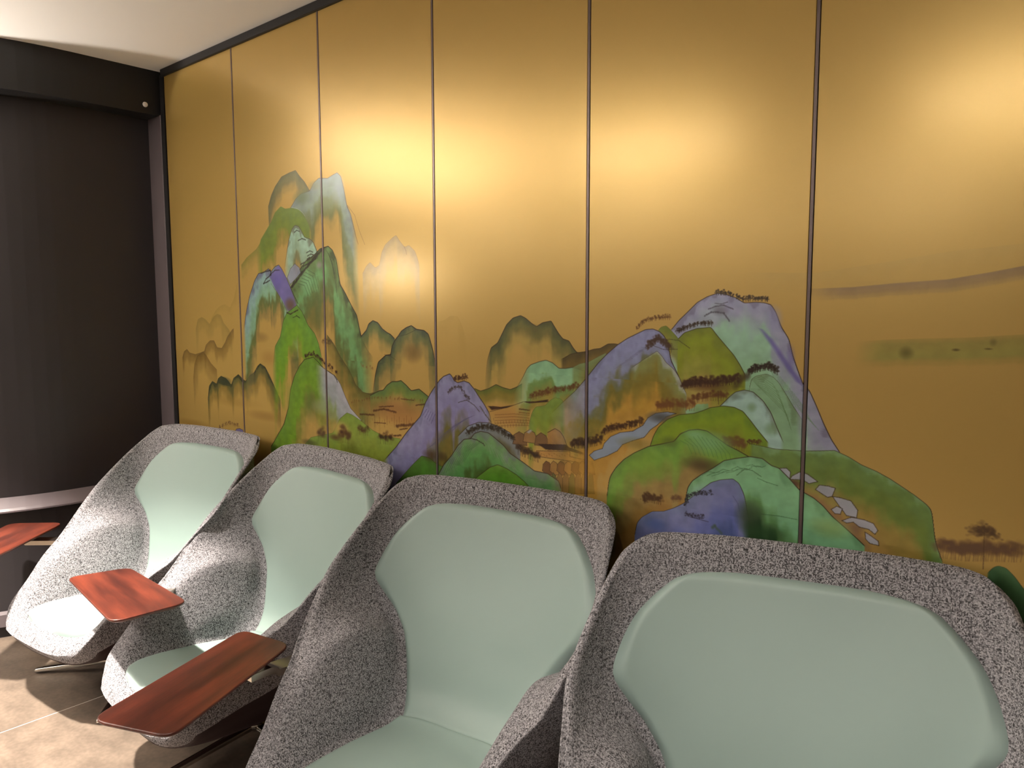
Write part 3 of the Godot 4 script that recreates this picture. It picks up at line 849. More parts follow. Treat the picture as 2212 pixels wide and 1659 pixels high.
	ridge([1942, 961, 1982, 1017, 2021, 1054, 2054, 1095, 2085, 1121, 2116, 1126, 2134, 1146, 2164, 1157, 2200, 1155, 2229, 1141, 2268, 1120, 2296, 1097, 2351, 1075, 2399, 1053, 2452, 1052, 2497, 1034, 2507, 1011], [[0, k(110, 131, 114, 1.00)], [26, k(110, 150, 101, 1.00)], [74, k(91, 148, 82, 1.00)], [131, k(76, 103, 46, 1.00)], [227, k(42, 57, 25, 1.00)]], 2.1, k(55, 40, 27, 0.90), 4, 4, 0.25)
	stroke([2170, 1122, 2122, 1090, 2084, 1041], 2.2, k(63, 101, 63, 0.50))
	stroke([2157, 1118, 2108, 1083, 2072, 1034], 2.2, k(63, 101, 63, 0.50))
	stroke([2144, 1114, 2094, 1076, 2059, 1027], 2.2, k(63, 101, 63, 0.50))
	stroke([2130, 1110, 2081, 1069, 2046, 1019], 2.2, k(63, 101, 63, 0.50))
	stroke([2117, 1106, 2067, 1062, 2034, 1012], 2.2, k(63, 101, 63, 0.50))
	stroke([2103, 1101, 2053, 1055, 2021, 1005], 2.2, k(63, 101, 63, 0.50))
	stroke([2090, 1097, 2039, 1048, 2008, 998], 2.3, k(63, 101, 63, 0.50))
	stroke([2076, 1093, 2025, 1040, 1995, 990], 2.3, k(63, 101, 63, 0.50))
	stroke([2062, 1089, 2011, 1033, 1981, 983], 2.3, k(63, 101, 63, 0.50))
	stroke([2182, 1128, 2199, 1113, 2211, 1083], 2.6, k(148, 169, 156, 0.40))
	stroke([2196, 1122, 2214, 1105, 2228, 1077], 2.6, k(148, 169, 156, 0.40))
	stroke([2210, 1115, 2229, 1097, 2245, 1070], 2.6, k(148, 169, 156, 0.40))
	stroke([2224, 1109, 2244, 1089, 2262, 1064], 2.6, k(148, 169, 156, 0.40))
	stroke([2238, 1103, 2259, 1082, 2279, 1058], 2.6, k(148, 169, 156, 0.40))
	stroke([2251, 1097, 2274, 1074, 2296, 1051], 2.6, k(148, 169, 156, 0.40))
	stroke([2265, 1091, 2288, 1066, 2313, 1045], 2.6, k(148, 169, 156, 0.40))
	stroke([2278, 1085, 2303, 1059, 2329, 1039], 2.6, k(148, 169, 156, 0.40))
	stroke([2116, 1126, 2146, 1124, 2176, 1114, 2182, 1108], 4.5, k(48, 46, 33, 0.80))
	trees([2098, 1132, 2164, 1161, 2234, 1160, 2313, 1134], 25.1, 40, k(50, 42, 29, 0.80), 0.30, 0.50)
	ridge([2096, 956, 2151, 1000, 2205, 1038, 2240, 1052, 2279, 1045, 2324, 1029, 2357, 1012, 2399, 982], [[0, k(101, 148, 53, 1.00)], [47, k(93, 150, 46, 1.00)], [129, k(46, 65, 23, 1.00)]], 1.6, k(55, 40, 27, 0.80), 6, 6, 0.14)
	ridge([2881, 1512, 2902, 1536, 2929, 1560, 2955, 1584, 2984, 1599, 3013, 1608, 3038, 1604, 3063, 1596, 3087, 1582, 3118, 1584, 3141, 1582, 3158, 1577, 3171, 1558, 3185, 1523, 3206, 1492, 3216, 1454, 3230, 1417, 3244, 1383, 3260, 1369, 3277, 1335, 3296, 1293, 3316, 1255, 3336, 1227], [[0, k(133, 135, 163, 1.00)], [13, k(156, 159, 188, 1.00)], [51, k(159, 171, 186, 1.00)], [95, k(159, 201, 175, 1.00)], [197, k(148, 192, 154, 1.00)], [286, k(133, 169, 116, 1.00)], [366, k(144, 148, 67, 0.90)], [477, k(148, 135, 63, 0.60)]], 1.5, k(55, 40, 27, 0.95), 2, 2, 0.12)
	poly([3123, 1519, 3140, 1516, 3167, 1491, 3197, 1451, 3224, 1414, 3242, 1393, 3243, 1376, 3222, 1389, 3195, 1422, 3164, 1466, 3137, 1500], k(110, 106, 169, 0.85), 0.0)
	blob(3165, 1539, 22, 35, k(148, 150, 188, 0.60))
	blob(3210, 1441, 12, 37, k(110, 103, 169, 0.50))
	blob(3082, 1505, 54, 39, k(159, 205, 178, 0.60))
	stroke([3149, 1439, 3167, 1401, 3177, 1370], 2.6, k(101, 142, 93, 0.35))
	stroke([3155, 1432, 3173, 1394, 3185, 1363], 2.6, k(101, 142, 93, 0.35))
	stroke([3161, 1426, 3180, 1387, 3192, 1357], 2.6, k(101, 142, 93, 0.35))
	stroke([3167, 1419, 3187, 1380, 3199, 1350], 2.6, k(101, 142, 93, 0.35))
	stroke([3173, 1412, 3194, 1372, 3207, 1344], 2.6, k(101, 142, 93, 0.35))
	stroke([3180, 1405, 3200, 1365, 3214, 1337], 2.6, k(101, 142, 93, 0.35))
	stroke([3186, 1399, 3207, 1358, 3221, 1331], 2.6, k(101, 142, 93, 0.35))
	stroke([3192, 1392, 3214, 1351, 3228, 1324], 2.6, k(101, 142, 93, 0.35))
	stroke([3198, 1385, 3220, 1343, 3236, 1318], 2.6, k(101, 142, 93, 0.35))
	stroke([3204, 1379, 3227, 1336, 3243, 1312], 2.6, k(101, 142, 93, 0.35))
	stroke([3210, 1372, 3233, 1329, 3250, 1305], 2.5, k(101, 142, 93, 0.35))
	stroke([3216, 1365, 3240, 1322, 3257, 1299], 2.5, k(101, 142, 93, 0.35))
	stroke([3222, 1359, 3246, 1315, 3264, 1293], 2.5, k(101, 142, 93, 0.35))
	stroke([3228, 1352, 3253, 1308, 3271, 1287], 2.5, k(101, 142, 93, 0.35))
	stroke([3233, 1346, 3259, 1301, 3278, 1280], 2.5, k(101, 142, 93, 0.35))
	stroke([3239, 1339, 3266, 1294, 3285, 1274], 2.5, k(101, 142, 93, 0.35))
	trees([3009, 1603, 3041, 1601, 3084, 1584, 3118, 1587, 3151, 1584], 14.7, 30, k(57, 48, 38, 0.85), 0.35, 0.50)
	stroke([2978, 1548, 2996, 1558, 3014, 1558, 3032, 1555, 3048, 1535], 5.4, k(65, 61, 69, 0.75))
	stroke([2988, 1566, 3010, 1573, 3031, 1576, 3058, 1566], 4.4, k(74, 69, 80, 0.70))
	stroke([3006, 1581, 3024, 1579, 3042, 1584], 3.0, k(74, 69, 80, 0.70))
	stroke([2967, 1531, 2996, 1538], 1.7, k(84, 82, 89, 0.60))
	blob(3021, 1562, 24, 14, k(89, 84, 95, 0.50))
	trees([2770, 1507, 2799, 1529, 2839, 1536, 2875, 1537], 15.9, 22, k(97, 67, 36, 0.70), 0.35, 0.50)
	ridge([2836, 1504, 2848, 1517, 2864, 1521, 2880, 1508, 2898, 1491, 2908, 1478], [[0, k(118, 131, 55, 1.00)], [39, k(125, 129, 48, 0.80)], [63, k(194, 162, 89, 0.00)]], 0.8, k(55, 40, 27, 0.50), 8, 4, 0.14)
	ridge([2900, 1485, 2919, 1503, 2956, 1515, 2997, 1519, 3016, 1497, 3038, 1474, 3063, 1448, 3081, 1423, 3096, 1397], [[0, k(125, 137, 50, 1.00)], [40, k(139, 152, 44, 1.00)], [101, k(148, 144, 46, 0.85)], [151, k(175, 144, 60, 0.80)], [201, k(184, 148, 73, 0.80)]], 1.4, k(55, 40, 27, 0.85), 4, 4, 0.15)
	trees([2897, 1499, 2922, 1509, 2960, 1522, 3000, 1521], 15.3, 26, k(57, 44, 31, 0.85), 0.35, 0.50)
	ridge([2463, 1242, 2513, 1285, 2556, 1320, 2589, 1353, 2640, 1409, 2671, 1437, 2706, 1464, 2740, 1484, 2774, 1499, 2799, 1510, 2823, 1512, 2844, 1505, 2860, 1492, 2873, 1466, 2881, 1428, 2906, 1384, 2922, 1353, 2930, 1336], [[0, k(131, 137, 173, 1.00)], [22, k(148, 154, 197, 1.00)], [61, k(139, 146, 178, 1.00)], [90, k(118, 122, 95, 1.00)], [118, k(120, 114, 50, 0.95)], [172, k(188, 148, 60, 0.90)], [251, k(184, 142, 57, 0.70)], [323, k(194, 162, 89, 0.00)]], 1.7, k(55, 40, 27, 0.90), 150, 4, 0.20)
	ridge([2754, 1399, 2792, 1424, 2837, 1451, 2853, 1437, 2866, 1420, 2890, 1403, 2906, 1383, 2918, 1359, 2930, 1338], [[0, k(169, 178, 169, 1.00)], [18, k(137, 142, 84, 1.00)], [57, k(135, 122, 50, 0.95)], [117, k(186, 148, 60, 0.90)], [170, k(194, 162, 89, 0.00)]], 1.1, k(55, 40, 27, 0.70), 16, 4, 0.20)
	stroke([2800, 1468, 2824, 1472, 2767, 1441], 1.8, k(106, 110, 137, 0.35))
	stroke([2787, 1458, 2808, 1461, 2750, 1430], 1.8, k(106, 110, 137, 0.35))
	stroke([2775, 1448, 2792, 1450, 2733, 1418], 1.8, k(106, 110, 137, 0.35))
	stroke([2762, 1438, 2775, 1438, 2716, 1406], 1.8, k(106, 110, 137, 0.35))
	stroke([2750, 1428, 2758, 1426, 2698, 1394], 1.8, k(106, 110, 137, 0.35))
	trees([2804, 1450, 2840, 1476, 2881, 1446], 25.2, 26, k(74, 55, 42, 0.65), 0.30, 0.50)
	stroke([2872, 1484, 2904, 1481, 2937, 1461], 2.1, k(57, 46, 36, 0.70))
	stroke([2800, 1455, 2824, 1465, 2857, 1455, 2900, 1457], 2.2, k(63, 50, 42, 0.60))
	blob(2989, 1364, 82, 17, k(89, 57, 36, 0.75))
	trees([2918, 1349, 2960, 1359, 3015, 1363, 3076, 1373], 28.1, 40, k(65, 42, 29, 0.80), 0.30, 0.50)
	trees([2946, 1313, 2998, 1324, 3045, 1327], 27.9, 20, k(101, 65, 38, 0.60), 0.40, 0.50)
	trees([2836, 1282, 2884, 1290, 2958, 1293], 32.6, 26, k(116, 76, 42, 0.55), 0.40, 0.50)
	stroke([3021, 1353, 3024, 1316], 2.0, k(74, 50, 33, 0.70))
	ridge([3106, 1352, 3108, 1385, 3123, 1397, 3150, 1404, 3167, 1398, 3184, 1383, 3197, 1364, 3221, 1328, 3247, 1292], [[0, k(127, 159, 122, 1.00)], [19, k(146, 188, 150, 1.00)], [84, k(139, 180, 139, 0.80)], [148, k(127, 159, 106, 0.40)], [193, k(127, 159, 106, 0.00)]], 1.0, k(55, 40, 27, 0.60), 4, 20, 0.30)
	stroke([3113, 1385, 3137, 1397, 3167, 1379, 3184, 1358], 2.0, k(97, 129, 82, 0.40))
	stroke([3116, 1384, 3140, 1390, 3172, 1370, 3189, 1346], 2.0, k(97, 129, 82, 0.40))
	stroke([3118, 1382, 3144, 1383, 3177, 1360, 3193, 1335], 2.0, k(97, 129, 82, 0.40))
	stroke([3120, 1380, 3147, 1376, 3182, 1351, 3197, 1324], 2.0, k(97, 129, 82, 0.40))
	stroke([3122, 1378, 3151, 1369, 3187, 1342, 3201, 1313], 2.0, k(97, 129, 82, 0.40))
	stroke([3124, 1376, 3155, 1362, 3192, 1332, 3206, 1301], 2.0, k(97, 129, 82, 0.40))
	stroke([3126, 1374, 3158, 1355, 3196, 1323, 3210, 1290], 2.0, k(97, 129, 82, 0.40))
	stroke([3128, 1373, 3162, 1348, 3201, 1314, 3214, 1279], 2.0, k(97, 129, 82, 0.40))
	stroke([3130, 1371, 3165, 1341, 3206, 1305, 3218, 1268], 2.0, k(97, 129, 82, 0.40))
	trees([3103, 1398, 3123, 1406, 3153, 1414, 3180, 1402], 21.1, 24, k(53, 42, 33, 0.90), 0.35, 0.50)
	stroke([3069, 1366, 3082, 1387, 3103, 1398], 20.0, k(67, 48, 36, 0.75))
	ridge([3029, 1314, 3052, 1338, 3069, 1353, 3094, 1360, 3118, 1356, 3145, 1335, 3166, 1307, 3180, 1276, 3201, 1233], [[0, k(137, 159, 148, 1.00)], [13, k(171, 207, 201, 1.00)], [79, k(165, 203, 186, 1.00)], [138, k(127, 167, 116, 0.90)], [184, k(131, 154, 74, 0.50)]], 1.4, k(55, 40, 27, 0.90), 2, 10, 0.15)
	blob(3115, 1316, 13, 13, k(118, 154, 106, 0.60))
	blob(3073, 1339, 20, 8, k(118, 139, 131, 0.70))
	blob(3167, 1265, 19, 19, k(116, 154, 97, 0.50))
	poly([2611, 1129, 2629, 1144, 2658, 1155, 2665, 1172, 2687, 1194, 2718, 1209, 2762, 1218, 2795, 1238, 2811, 1261, 2836, 1276, 2872, 1283, 2900, 1281, 2868, 1269, 2841, 1243, 2820, 1228, 2800, 1204, 2762, 1190, 2728, 1175, 2710, 1154, 2675, 1135, 2629, 1116], k(142, 161, 188, 0.95), 1.6)
	blob(2852, 1265, 43, 16, k(82, 84, 84, 0.90))
	blob(2770, 1183, 58, 18, k(122, 116, 55, 0.50))
	trees([2660, 1194, 2696, 1210, 2744, 1222, 2795, 1238], 25.3, 30, k(69, 46, 29, 0.75), 0.30, 0.50)
	trees([2543, 1142, 2591, 1148, 2656, 1167], 31.9, 26, k(63, 44, 29, 0.75), 0.40, 0.50)
	ridge([2819, 1182, 2829, 1212, 2845, 1239, 2873, 1263, 2908, 1279, 2954, 1287, 2980, 1297, 2999, 1306, 3038, 1314, 3067, 1313, 3092, 1304, 3113, 1282, 3134, 1258, 3162, 1229], [[0, k(118, 148, 50, 1.00)], [31, k(133, 161, 44, 1.00)], [82, k(133, 146, 46, 1.00)], [144, k(156, 142, 65, 0.85)], [240, k(156, 130, 65, 0.60)]], 1.4, k(55, 40, 27, 0.90), 2, 6, 0.12)
	trees([3041, 1201, 3074, 1202, 3098, 1198], 34.2, 14, k(110, 80, 44, 0.55), 0.40, 0.50)
	stroke([3121, 1192, 3118, 1220, 3104, 1227], 1.7, k(55, 38, 25, 0.80))
	stroke([3129, 1193, 3120, 1214], 1.3, k(55, 38, 25, 0.80))
	trees([3105, 1219, 3142, 1223], 13.4, 12, k(89, 61, 36, 0.70), 0.35, 0.50)
	ridge([3113, 1222, 3181, 1216, 3254, 1220, 3291, 1225, 3324, 1230, 3357, 1218, 3386, 1203, 3420, 1192, 3449, 1179, 3474, 1165, 3502, 1149, 3527, 1132, 3539, 1119, 3542, 1099, 3545, 1068, 3552, 1042, 3564, 1010], [[0, k(127, 165, 114, 1.00)], [14, k(114, 144, 78, 1.00)], [63, k(110, 135, 61, 0.95)], [115, k(159, 139, 69, 0.90)], [175, k(180, 146, 84, 0.90)], [273, k(156, 130, 69, 0.90)]], 1.1, k(55, 40, 27, 0.95), 10, 3, 0.10)
	stroke([3218, 1136, 3252, 1115, 3295, 1097, 3330, 1072, 3358, 1051, 3385, 1028, 3407, 1010], 23.8, k(156, 122, 84, 0.85))
	blob(3230, 1135, 17, 11, k(89, 61, 46, 0.90))
	blob(3381, 1050, 18, 16, k(127, 101, 80, 0.80))
	poly([3185, 1167, 3209, 1171, 3220, 1162, 3218, 1141, 3201, 1143, 3192, 1153], k(173, 178, 195, 0.95), 1.6)
	poly([3219, 1144, 3224, 1153, 3243, 1166, 3262, 1163, 3287, 1148, 3266, 1140, 3251, 1147], k(173, 178, 195, 0.95), 1.6)
	poly([3282, 1128, 3291, 1140, 3311, 1141, 3329, 1138, 3322, 1117, 3312, 1113, 3297, 1120], k(173, 178, 195, 0.95), 1.6)
	poly([3323, 1117, 3339, 1117, 3366, 1113, 3382, 1093, 3380, 1075, 3357, 1076, 3340, 1096], k(173, 178, 195, 0.95), 1.6)
	poly([3347, 1062, 3368, 1074, 3397, 1073, 3418, 1068, 3428, 1053, 3422, 1043, 3408, 1052, 3387, 1054, 3373, 1063, 3358, 1058], k(173, 178, 195, 0.95), 1.6)
	poly([3400, 1044, 3411, 1039, 3430, 1028, 3432, 1018, 3412, 1019, 3402, 1028], k(173, 178, 195, 0.95), 1.6)
	poly([3321, 1085, 3334, 1095, 3347, 1091, 3343, 1077, 3330, 1076], k(173, 178, 195, 0.95), 1.6)
	ridge([2677, 1022, 2679, 1054, 2687, 1078, 2707, 1107, 2733, 1133, 2767, 1156, 2813, 1180, 2858, 1193, 2894, 1204, 2913, 1227, 2940, 1240, 2967, 1245, 2993, 1243, 3023, 1227, 3052, 1211, 3081, 1201, 3116, 1186], [[0, k(110, 148, 69, 1.00)], [29, k(122, 167, 69, 1.00)], [75, k(129, 150, 69, 1.00)], [118, k(156, 136, 80, 1.00)], [200, k(156, 120, 60, 0.95)], [286, k(116, 76, 36, 0.90)]], 1.7, k(55, 40, 27, 0.95), 2, 2, 0.12)
	blob(2997, 1212, 68, 31, k(131, 184, 129, 0.85))
	blob(2955, 1229, 33, 14, k(137, 192, 142, 0.70))
	blob(2980, 1147, 55, 21, k(80, 69, 42, 0.85))
	blob(2877, 1202, 27, 17, k(91, 106, 50, 0.60))
	blob(2805, 1124, 61, 44, k(135, 169, 63, 0.50))
	stroke([2914, 1207, 2937, 1199, 2949, 1175], 1.8, k(74, 110, 65, 0.40))
	stroke([2927, 1212, 2951, 1198, 2962, 1175], 1.8, k(74, 110, 65, 0.40))
	stroke([2940, 1217, 2965, 1196, 2975, 1174], 1.8, k(74, 110, 65, 0.40))
	stroke([2953, 1222, 2978, 1195, 2988, 1174], 1.8, k(74, 110, 65, 0.40))
	stroke([2965, 1227, 2992, 1194, 3000, 1173], 1.7, k(74, 110, 65, 0.40))
	stroke([2978, 1224, 3005, 1193, 3013, 1173], 1.7, k(74, 110, 65, 0.40))
	stroke([2991, 1222, 3018, 1192, 3026, 1172], 1.7, k(74, 110, 65, 0.40))
	stroke([3004, 1220, 3032, 1190, 3038, 1172], 1.7, k(74, 110, 65, 0.40))
	stroke([3016, 1218, 3045, 1189, 3050, 1172], 1.7, k(74, 110, 65, 0.40))
	stroke([3029, 1216, 3058, 1188, 3062, 1171], 1.7, k(74, 110, 65, 0.40))
	trees([2799, 1012, 2824, 1020, 2857, 1018], 30.0, 14, k(76, 53, 31, 0.75), 0.35, 0.50)
	trees([2889, 1030, 2921, 1039], 21.8, 10, k(110, 82, 57, 0.45), 0.35, 0.50)
	ridge([2933, 1045, 2936, 1077, 2951, 1101, 2977, 1122, 3010, 1144, 3042, 1169, 3071, 1178, 3113, 1189, 3147, 1188, 3171, 1173, 3191, 1169, 3217, 1147, 3244, 1121, 3279, 1107, 3301, 1092, 3326, 1068, 3351, 1050, 3378, 1030, 3402, 1011], [[0, k(118, 169, 125, 1.00)], [20, k(139, 197, 150, 1.00)], [85, k(137, 197, 150, 1.00)], [138, k(101, 146, 89, 1.00)], [184, k(48, 80, 48, 1.00)], [230, k(42, 69, 38, 1.00)]], 1.6, k(55, 40, 27, 0.95), 2, 4, 0.15)
	blob(3318, 1038, 50, 25, k(150, 186, 118, 0.80))
	stroke([2981, 1120, 2999, 1133, 3018, 1132], 2.1, k(63, 91, 61, 0.50))
	stroke([2995, 1121, 3013, 1131, 3031, 1136], 2.1, k(63, 91, 61, 0.50))
	stroke([3009, 1122, 3027, 1130, 3044, 1139], 2.1, k(63, 91, 61, 0.50))
	stroke([3023, 1134, 3041, 1145, 3057, 1143], 2.1, k(63, 91, 61, 0.50))
	stroke([3037, 1135, 3055, 1143, 3070, 1146], 2.1, k(63, 91, 61, 0.50))
	stroke([3050, 1137, 3068, 1142, 3082, 1150], 2.1, k(63, 91, 61, 0.50))
	stroke([3064, 1148, 3081, 1157, 3095, 1153], 2.0, k(63, 91, 61, 0.50))
	stroke([3077, 1149, 3095, 1155, 3107, 1156], 2.0, k(63, 91, 61, 0.50))
	stroke([3091, 1150, 3108, 1153, 3120, 1160], 2.0, k(63, 91, 61, 0.50))
	stroke([3104, 1162, 3121, 1168, 3132, 1163], 2.0, k(63, 91, 61, 0.50))
	stroke([3117, 1163, 3134, 1166, 3144, 1166], 2.0, k(63, 91, 61, 0.50))
	stroke([3130, 1164, 3147, 1165, 3156, 1170], 2.0, k(63, 91, 61, 0.50))
	stroke([3079, 1134, 3100, 1154, 3120, 1153, 3145, 1140], 3.1, k(74, 101, 69, 0.70))
	stroke([3135, 1135, 3159, 1128, 3189, 1123], 1.3, k(63, 95, 63, 0.70))
	stroke([3148, 1043, 3195, 1046, 3240, 1045], 1.7, k(63, 95, 63, 0.60))
	ridge([2774, 920, 2778, 951, 2796, 973, 2829, 995, 2866, 1002, 2898, 1017, 2929, 1036, 2959, 1063, 2982, 1084, 3007, 1105, 3033, 1116, 3069, 1124, 3087, 1114, 3102, 1086, 3110, 1050, 3118, 1017], [[0, k(118, 131, 173, 1.00)], [42, k(122, 131, 182, 1.00)], [92, k(101, 114, 178, 1.00)], [148, k(69, 89, 148, 1.00)], [211, k(42, 59, 95, 1.00)]], 1.3, k(55, 40, 27, 0.85), 2, 20, 0.15)
	blob(3117, 1030, 37, 44, k(63, 80, 59, 0.85))
	blob(3155, 997, 56, 23, k(50, 80, 48, 0.85))
	blob(2841, 959, 36, 18, k(74, 101, 169, 0.50))
	blob(2989, 1057, 44, 38, k(131, 142, 186, 0.50))
	trees([2933, 1020, 2940, 1050, 2971, 1062, 3008, 1068], 15.8, 26, k(42, 40, 48, 0.70), 0.20, 0.50)
	stroke([2933, 1009, 2961, 999, 3003, 996], 2.9, k(46, 44, 63, 0.60))
	trees([2934, 998, 2961, 996, 2991, 998], 15.8, 16, k(46, 44, 59, 0.60), 0.20, 0.50)
	stroke([3070, 1078, 3085, 1059, 3089, 1040], 1.4, k(74, 80, 116, 0.50))
	stroke([3014, 981, 3021, 989, 3040, 972], 9.1, k(63, 89, 74, 0.80))
	trees([3555, 1016, 3606, 1019, 3650, 1028, 3709, 1039], 45.3, 44, k(110, 84, 63, 0.40), 0.50, 0.70)
	stroke([3642, 1009, 3641, 1060, 3640, 1104], 2.6, k(89, 67, 50, 0.70))
	trees([3626, 1068, 3640, 1086, 3654, 1073], 28.4, 16, k(93, 72, 53, 0.60), 0.20, 1.20)
	ridge([3651, 1003, 3659, 1016, 3669, 1023, 3684, 1021, 3700, 1006, 3718, 982, 3757, 970], [[0, k(76, 114, 76, 1.00)], [40, k(61, 91, 57, 1.00)], [106, k(42, 59, 38, 1.00)]], 0.8, k(55, 40, 27, 0.70), 4, 10, 0.14)
	trees([408, 981, 507, 1010, 600, 1007], 25.6, 14, k(116, 87, 57, 0.60), 0.35, 0.50)
	poly([558, 984, 577, 1002, 606, 1008, 637, 1002, 640, 984, 552, 975], k(114, 112, 178, 0.90), 1.0)
	stroke([1038, 1225, 1019, 1146, 969, 1050, 894, 985], 1.7, k(95, 80, 36, 0.60))
	return Image.create_from_data(CW, CH, false, Image.FORMAT_RGB8, art)

const GOLD := Color(0.76, 0.635, 0.35)

func gilded(img) -> StandardMaterial3D:
	var m := mat(GOLD if img == null else Color(1, 1, 1), 0.27, 0.42)
	if img != null:
		m.albedo_texture = tex(img)
	m.clearcoat_enabled = true
	m.clearcoat = 0.25
	m.clearcoat_roughness = 0.2
	return m

func mural() -> void:
	var whole := paint()
	var x0 := -3.9295
	var left := gilded(whole.get_region(Rect2i(0, 0, 1950, CH)))
	var right := gilded(whole.get_region(Rect2i(1950, 0, 1462, CH)))
	left.uv1_scale = Vector3(1.0 / 2.6, PX * 1000.0 / CH, 1)
	left.uv1_offset = Vector3(-x0 / 2.6, 0, 0)
	right.uv1_scale = Vector3(PX * 1000.0 / 1462.0, PX * 1000.0 / CH, 1)
	right.uv1_offset = Vector3(-(x0 + 2.6) * PX * 1000.0 / 1462.0, 0, 0)
	var plain := gilded(null)
	var w := Node3D.new()
	w.name = "wall_back"
	add_child(w)
	structure(w, "gilded wall of tall mural panels painted with green and violet mountains")
	put(box(-4.3, 3.2, -.1, CEIL + .05, -.2, -.03), M.black, "backing", w)
	var said := ["gilded panel with faint grey peaks", "gilded panel with a steep green and violet peak", "gilded panel with a village below pale peaks", "gilded panel with a violet hill and teal foothills", "gilded panel with a great lavender and mint mountain", "gilded panel with a green flank, rocks and pine trees"]
	for j in 10:
		var a := x0 + .65 * j
		var o := put(box(a + .0055, a + .6445, .10, 2.727, -.03, 0.0, .001), left if j < 4 else (right if j < 7 else plain), "panel", w)
		if j < 6:
			o.set_meta("label", said[j])
		if j > 0:
			put(box(a - .0042, a + .0042, .10, 2.727, -.03, .0012, .0008), M.bronze, "joint_strip", w)


# ------------------------------------------------------------------ the chair
var net := []      # rows from the top edge over the back, the crease and the seat to the front lip
var full := []     # the same, mirrored into closed rings

func v(x: float, y: float, z: float) -> Vector3:
	return Vector3(x, y, z)

